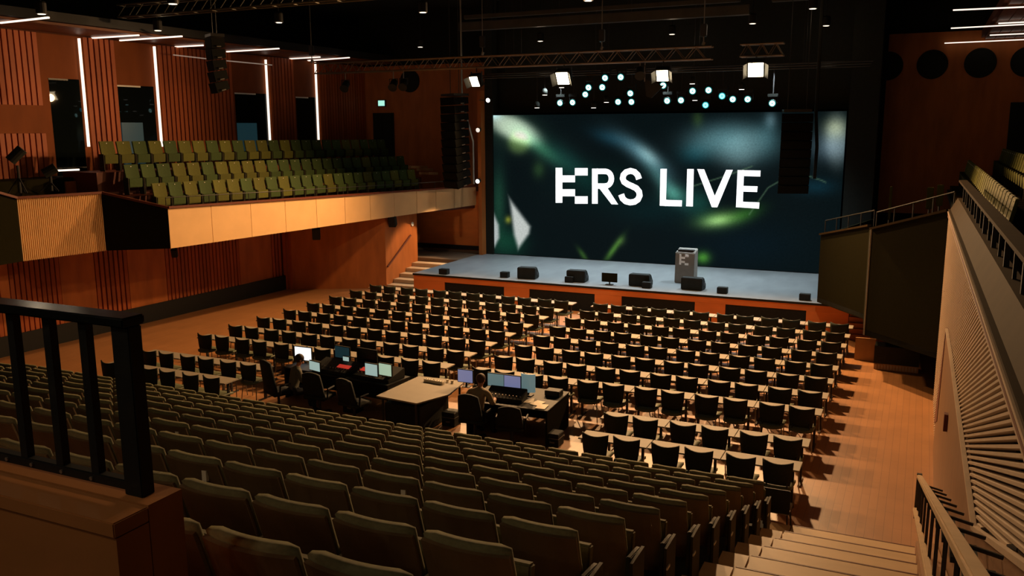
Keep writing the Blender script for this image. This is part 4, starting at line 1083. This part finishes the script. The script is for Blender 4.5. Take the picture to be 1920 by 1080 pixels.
for x_, tg, ang, k, lab in ((-6.6, (-12.2, 4.0, 1.2), 50, 1.25, 'aimed beside the stage steps'), (.9, (-3.5, 3.0, .8), 42, 1, 'aimed beyond the lectern'), (-2.6, (-5.35, 3.9, 1.6), 9, .5, 'aimed at the lectern')):  # unseen fill spots added to brighten stage front, wing and lectern
    t = thing('fill_spot', 'added fill spot on the dark truss above the mixing position, '+lab, 'spotlight', (x_, -6.33, 9.30)); f = parts(t)
    dv = (Vector(tg)-Vector((x_, -6.33, 9.30))); qd = dv.to_track_quat('-Z', 'Y')
    o = f(MB().lathe([(.09, .35), (.12, .2), (.12, -.1), (.08, -.12), (.08, -.34), (.07, -.34)], 14), 'body', 'soft_black'); o.rotation_euler = qd.to_euler()
    f(MB().path([(-.15, 0, 0), (-.15, 0, .18), (.15, 0, .18), (.15, 0, 0)], .014), 'yoke', 'dark_metal'); f(MB().tube((0, 0, .18), (0, 0, .32), .018), 'clamp', 'dark_metal')
    L = bpy.data.lights.new('fill_beam', 'SPOT'); L.energy = FILL_POWER*k; L.color = (1, .86, .72); L.spot_size = math.radians(ang); L.spot_blend = .5; L.shadow_soft_size = .06
    lo = bpy.data.objects.new('fill_beam', L); COL.objects.link(lo); lo.parent = t; lo.location = dv.normalized()*.37; lo.rotation_euler = qd.to_euler()
def chain(p, z1, lab):
    t = thing('chain_hoist', lab, 'hoist', p); f = parts(t)
    f(MB().tube((0, 0, 0), (0, 0, z1-p[2]), .016, 6), 'chain', 'metal'); f(MB().box(-.09, .09, -.07, .07, .25, .62), 'motor', 'dark_metal', bevel=.02); f(MB().tube((-.02, 0, 0), (.02, 0, .1), .05, 8), 'hook', 'metal')
for px, lab in ((585, 'chain hoist at the truss end by the light lines'), (905, 'chain hoist above the first floodlight'), (1128, 'chain hoist above the second floodlight'), (1318, 'chain hoist at the truss end near the short truss')):
    p = UY(px, 115, YTR+.15); chain((p.x, YTR+.15, zt_+.40), 11.1, lab)
def flood(px, py, size, yaw, lab, watts):
    p = UY(px, py, YTR-.1)
    t = thing('floodlight', lab, 'floodlight', p, yaw, 'warm floodlights on the front truss'); f = parts(t)
    T = math.radians(28)
    b = f(MB().box(-size/2-.04, size/2+.04, .0, .22, -size/2-.04, size/2+.04), 'housing', 'soft_black', bevel=.02); b.rotation_euler = (T, 0, 0)
    fc = MB().box(-size/2, size/2, -.012, .0, -size/2, size/2).build('lens', 'flood_face', b, bevel=.004)
    for s in (-1, 1):
        f(MB().bar((s*(size/2+.06), .1, -.02), (s*(size/2+.06), .1, size/2+.16), .02, .05), 'yoke', 'dark_metal')
        d = MB().bar((s*(size/2+.03), -.02, -size/2), (s*(size/2+.16), -.17, -size/2), .01, .01).prism([(s*(size/2+.04), -.01, -size/2), (s*(size/2+.04), -.01, size/2), (s*(size/2+.14), -.16, size/2), (s*(size/2+.14), -.16, -size/2)], (.004, 0, 0)).build('barn_door', 'black', b)
    f(MB().tube((0, .1, size/2+.14), (0, .1, zt_+.02-p.z), .02), 'clamp', 'dark_metal')
    L = bpy.data.lights.new('flood_beam', 'SPOT'); L.energy = watts; L.color = WARM; L.spot_size = math.radians(150); L.spot_blend = .85; L.shadow_soft_size = .16
    lo = bpy.data.objects.new('flood_beam', L); COL.objects.link(lo); lo.parent = t; lo.location = (0, -.22, -.10)
    lo.rotation_euler = (math.radians(90-34), 0, math.pi)
for px, py, s, yw, lab, k in ((890, 153, .34, -.25, 'warm glowing floodlight hung nearest the orange stage jamb', .9), (1055, 147, .40, -.05, 'warm glowing floodlight hung above the lettering mark', 1), (1242, 142, .34, .1, 'warm glowing floodlight beside the tilted silver reflector', .9), (1417, 131, .42, .15, 'warm glowing floodlight below the short truss', 1.25)):
    flood(px, py, s, yw, lab, FLOOD_POWER*k)
# unlit lamps on the truss
for i, (px, py, lab) in enumerate(((648, 160, 'unlit black lamp hung at the truss end by the light line'), (738, 158, 'unlit black lamp hung above the exit sign'), (757, 157, 'unlit black lamp beside another above the exit sign'), (1200, 135, 'unlit black lamp next to the third floodlight'))):
    p = UY(px, py, YTR); t = thing('stage_lamp', lab, 'stage lamp', p); f = parts(t)
    b = f(MB().lathe([(.10, -.2), (.13, -.1), (.13, .1), (.16, .22), (.15, .22)], 14), 'body', 'soft_black', smooth=True); b.rotation_euler = (2.2, 0, .3)
    f(MB().path([(-.17, 0, 0), (-.17, 0, .18), (.17, 0, .18), (.17, 0, 0)], .014), 'yoke', 'dark_metal'); f(MB().tube((0, 0, .18), (0, 0, zt_+.02-p.z), .016), 'clamp', 'metal')
p = UY(1225, 165, YTR+.3); t = thing('reflector', 'tilted silver reflector sheet hung below the truss', 'reflector', p); f = parts(t)
f(MB().prism([(-.30, 0, .28), (.32, 0, .05), (-.05, 0, -.30), (-.22, 0, -.25)], (0, .02, 0)), 'sheet', 'dark_metal'); f(MB().tube((-.28, 0, .2), (-.28, 0, zt_+.02-p.z), .018), 'arm', 'metal')
# moving heads over the stage
PIPES = []
heads = [(1134.6, 146, 0), (1164, 144.6, 0), (1129.4, 163.6, 0), (1103.6, 164, 0), (1243.5, 160, 0), (1097.6, 177, 1), (1182, 175, 1), (1298.7, 170.7, 1), (1328.6, 169, 1), (1354, 180, 1), (1050, 193, 2), (1073.7, 192, 2), (1159, 191, 2), (1184, 191, 2), (1251, 189, 2), (1277, 188, 2), (1374, 186, 2), (1402, 186, 2), (1323, 197, 2), (1448, 193.6, 2)]
PY_ = [5.2, 5.9, 6.6]; PN = ['front', 'middle', 'rear']
cntp = [0, 0, 0]
for px, py, k in sorted(heads, key=lambda h: (h[2], h[0])):
    p = UY(px, py, PY_[k]); blue = px in (1354, 1323); cntp[k] += 1
    t = thing('moving_head', '%s moving-head lamp, %s from the stage-steps end of the %s pipe' % ('blue glowing' if blue else 'cyan-white glowing', ORD[cntp[k]-1], PN[k]), 'stage lamp', p, 0, 'glowing lamps above the stage'); f = parts(t)
    M = Matrix.Rotation(math.pi/2+.22, 3, 'X')
    s = 1
    f(MB().lathe([(.07*s, -.25), (.11*s, -.15), (.13*s, 0.0), (.125*s, .005)], 16, (0, 0, 0), M), 'head', 'soft_black', smooth=True)
    f(MB().lathe([(.125*s, .006), (.125*s, .012)], 20, (0, 0, 0), M), 'rim', 'head_rim'); f(MB().lathe([(.092*s, .013), (.092*s, .020)], 20, (0, 0, 0), M), 'lens', 'head_blue' if blue else 'head_lens')
    f(MB().lathe([(.032*s, .021), (.032*s, .026)], 12, (0, 0, 0), M), 'core', 'head_core')
    for sx in (-1, 1): f(MB().bar((sx*.15, .1, -.02), (sx*.15, .1, .22), .02, .06), 'yoke_arm', 'black')
    f(MB().box(-.17, .17, .02, .20, .22, .32), 'base', 'case_black'); f(MB().tube((0, .1, .31), (0, .1, 7.95+.12*k-p.z), .02), 'clamp', 'dark_metal')
for px, py, k, lab in ((1021.6, 178, 1, 'nearest the first floodlight'), (1053, 164, 0, 'under the second floodlight'), (1137, 191.5, 2, 'beside paired cyan lamps'), (1298, 157, 0, 'above a cyan lamp'), (1303, 188, 2, 'below a cyan lamp'), (1390.6, 167.5, 1, 'under the lone floodlight'), (1113, 202, 2, 'just above the video wall edge'), (1007, 202, 2, 'above the video wall near the jamb')):
    p = UY(px, py, PY_[k]+.1); t = thing('par_lamp', 'small white stage lamp pointing down, '+lab, 'stage lamp', p, 0, 'small white lamps above the stage'); f = parts(t)
    f(MB().lathe([(.10, 0), (.10, .16), (.05, .24)], 14, (0, 0, 0)), 'can', 'soft_black', smooth=True); f(MB().lathe([(.088, -.012), (.088, -.002)], 14, (0, 0, 0)), 'lens', 'spot_white'); f(MB().tube((0, 0, .24), (0, 0, 7.95+.12*k-p.z), .012), 'hanger', 'dark_metal')
for k in range(3): 
    t = thing('lighting_pipe', 'dark pipe spanning the stage, the %s of three carrying moving-head lamps' % PN[k], 'pipe', (-14, PY_[k]+.1, 7.95+.12*k))
    MB().tube((0, 0, 0), (14, 0, 0), .03, 8).build('tube', 'dark_metal', t)
    for x_ in (1.5, 5, 8.5, 12): MB().tube((x_, 0, 0), (x_, 0, 3.1-.12*k), .008, 6).build('cable', 'dark_metal', t)
    for x_, e_ in ((3, 1), (7, 1), (11, 1)):
        L = bpy.data.lights.new('stage_wash', 'SPOT'); L.energy = STAGE_POWER*e_; L.color = (.74, .90, 1.0); L.spot_size = math.radians(95); L.spot_blend = .8; L.shadow_soft_size = .15
        lo = bpy.data.objects.new('stage_wash', L); COL.objects.link(lo); lo.parent = t; lo.location = (x_, -.15, -.25); lo.rotation_euler = (math.radians(-8), 0, 0)
# small bright lamps on the orange jamb
for px, py, m_, lab in ((915, 188, 'spot_white', 'top'), (896, 244, 'downlight_glow', 'middle'), (895.5, 340, 'spot_white', 'bottom')):
    p = UY(px, py, 6.4); t = thing('jamb_lamp', 'small bright lamp on the orange stage jamb, %s one' % lab, 'stage lamp', p, 0, 'lamps on the stage jamb'); f = parts(t)
    M = Matrix.Rotation(math.pi/2+.2, 3, 'X')
    f(MB().lathe([(.05, -.22), (.09, -.12), (.10, 0)], 14, (0, 0, 0), M), 'body', 'soft_black', smooth=True); f(MB().lathe([(.085, .002), (.085, .01)], 14, (0, 0, 0), M), 'lens', m_); f(MB().tube((0, .1, 0), (-14.78-p.x, 7.56-p.y, .05), .015), 'bracket', 'dark_metal')
    L = bpy.data.lights.new('jamb_beam', 'SPOT'); L.energy = JAMB_POWER*(4.5 if py > 300 else .3); L.color = (1, .62, .34); L.spot_size = math.radians(46); L.spot_blend = .5; L.shadow_soft_size = .08
    lo = bpy.data.objects.new('jamb_beam', L); COL.objects.link(lo); lo.parent = t; lo.location = (-.05, -.12, 0)
    lo.rotation_euler = (Vector((-16.6, 5.0, .7))-p).to_track_quat('-Z', 'Y').to_euler()
# line arrays
def line_array(name, c, w, d, n, hgt, lab, rz, top, curve=.25):
    t = thing(name, lab, 'loudspeaker', c, rz); f = parts(t); h = hgt/n
    for i in range(n):
        u = i/(n-1); y = -curve*.0+curve*(u*u)*.6
        o = f(MB().hexa([(-w/2, -d/2+.0, -h/2+.003), (w/2, -d/2, -h/2+.003), (w*.42, d/2, -h/2+.03), (-w*.42, d/2, -h/2+.03)], [(-w/2, -d/2, h/2-.01), (w/2, -d/2, h/2-.01), (w*.42, d/2, h/2-.03), (-w*.42, d/2, h/2-.03)]), 'cabinet', 'array_black')
        o.location = (0, y, -h*(i+.5)); o.rotation_euler = (.05+.22*u, 0, 0)
        g = MB().box(-w/2+.03, w/2-.03, -d/2-.008, -d/2-.001, -h/2+.03, h/2-.03).build('grille', 'array_black', o)
        r_ = MB().box(w/2, w/2+.012, -.06, .06, -h/2+.03, -h/2+.06).build('rigging_pin', 'metal', o)
    f(MB().box(-w*.45, w*.45, -d*.5, d*.5, .02, .10), 'fly_frame', 'dark_metal'); 
    for s in (-1, 1): f(MB().tube((s*w*.3, 0, .1), (s*w*.3, 0, top-c[2]), .012, 6), 'suspension', 'dark_metal')
    return t
a, b = UY(1460, 212, 2.6), UY(1520, 360, 2.6)
line_array('line_array', ((a.x+b.x)/2, 2.6, a.z), .88, .5, 9, a.z-b.z, 'black curved line array hanging before the video wall lettering end', .25, 11.2)
a, b = UY(824, 182, 2.6), UY(884, 350, 2.6)
line_array('line_array', ((a.x+b.x)/2, 2.6, a.z), 1.0, .6, 11, a.z-b.z, 'tall black line array hanging beside the orange stage jamb', -.55, 11.2, .1)
a, b = UY(387, 72, -4.6), UY(425, 172, -4.6)
line_array('delay_array', ((a.x+b.x)/2, -4.6, a.z), .58, .4, 5, a.z-b.z, 'short black loudspeaker array hanging before the gallery slats', -.5, 11.2, .08)
a, b = UY(866, 185, 3.2), UY(888, 345, 3.2)
t = thing('cable_loom', 'grey hanging cable loom beside the tall line array', 'cable', b)
MB().path([(0, 0, 0), (.0, 0, (a.z-b.z)*.5), (a.x-b.x, 0, a.z-b.z), (a.x-b.x, 0, 11.1-b.z)], .035, 8).build('cable', 'metal', t)
a = UY(1530, 215, 3.0); b = UY(1527, 335, 3.0)
t = thing('cable_loom', 'dark hanging cable loom between line array and stage opening', 'cable', b)
MB().path([(0, 0, 0), (.02, 0, (a.z-b.z)*.5), (a.x-b.x, 0, a.z-b.z), (a.x-b.x, 0, 11.1-b.z)], .05, 8).build('cable', 'soft_black', t)
# ceiling services: ducts, beams, downlights
for i, (y, z, x0, x1, s, lab) in enumerate(((4.0, 10.0, -13.5, -3.8, .14, 'long grey service beam across the ceiling above the truss'), (4.6, 9.75, -14, -3.6, .30, 'wide dark duct across the ceiling behind the service beam'), (3.4, 10.3, -3.4, 3, .16, 'grey service beam across the ceiling over the lone floodlight'), (4.2, 10.2, -3.2, 3, .16, 'grey service beam nearer the stage over the lone floodlight'), (5.0, 10.1, -3.0, 3, .22, 'wide grey duct over the lone floodlight'), (-1.0, 10.6, -19, 3, .25, 'dark service duct high over the desks'))):
    t = thing('ceiling_beam', lab, 'beam', (x0, y, z))
    MB().box(0, x1-x0, -s/2, s/2, -s/2, s/2).build('beam', 'duct', t, bevel=.01)
    for k in range(4): MB().tube(((x1-x0)*(k+.5)/4, 0, s/2), ((x1-x0)*(k+.5)/4, 0, 11.2-z), .012, 6).build('hanger', 'dark_metal', t)
dl = [(78, 26), (296, 57), (324, 7), (523, 42), (462, 80), (793, 23), (788, 88), (1103, 1), (1013, 77), (1260, 64), (1524, 16), (1549, 48), (1570, 72), (1411, 44)]
dlab = ['over the slatted corner light line', 'over the second upright light line', 'beside the ladder truss end', 'beyond the hanging loudspeaker', 'just above the soffit by the hanging loudspeaker', 'between the truss and ladder truss', 'hanging just above the long truss', 'high above the second floodlight', 'between first and second floodlights', 'above the third floodlight', 'first of three above the dark stage leg', 'second of three above the dark stage leg', 'lowest of three above the dark stage leg', 'above the short truss']
def downlight(p, lab, watts):
    t = thing('downlight', 'small round ceiling downlight '+lab, 'downlight', p, 0, 'small downlights under the ceiling'); f = parts(t)
    f(MB().lathe([(.13, 0), (.13, .26), (.10, .30)], 16), 'can', 'black'); f(MB().lathe([(.095, -.012), (.095, -.003)], 16), 'lens', 'downlight_glow'); f(MB().tube((0, 0, .3), (0, 0, 11.2-p[2]), .012, 6), 'stem', 'black')
    L = bpy.data.lights.new('house_light', 'POINT'); L.energy = watts; L.color = (1, .78, .52); L.shadow_soft_size = .09
    lo = bpy.data.objects.new('house_light', L); COL.objects.link(lo); lo.parent = t; lo.location = (0, 0, -.12)
for (px, py), lab in zip(dl, dlab): downlight(UZ(px, py, 9.35 if px > 340 else 9.0), lab, HOUSE_POWER*.38)
# fill lights added out of view to brighten seats and parapet, shaped as downlights
for x_, y_, k, lab in ((-13, -14, 1, 'added as fill over the raked seats by the tan balcony'), (-6, -14, 1, 'added as fill over the middle of the raked seats'), (.5, -14, 1, 'added as fill over the stairs'), (-7, -21, 1, 'added as fill over the rear raked seats'), (5.2, -11, 1, 'added as fill over the dark balcony'),
                    (-1.2, -25.4, 4, 'added as fill over the near parapet end'), (-3.5, -25, 4, 'added as fill over the near railing'), (-8, -29, 4, 'added as fill over the rear cross aisle'), (-1, -29, 4, 'added as fill over the rear stair head')):
    downlight((x_, y_, 8.8), lab, HOUSE_POWER*k)
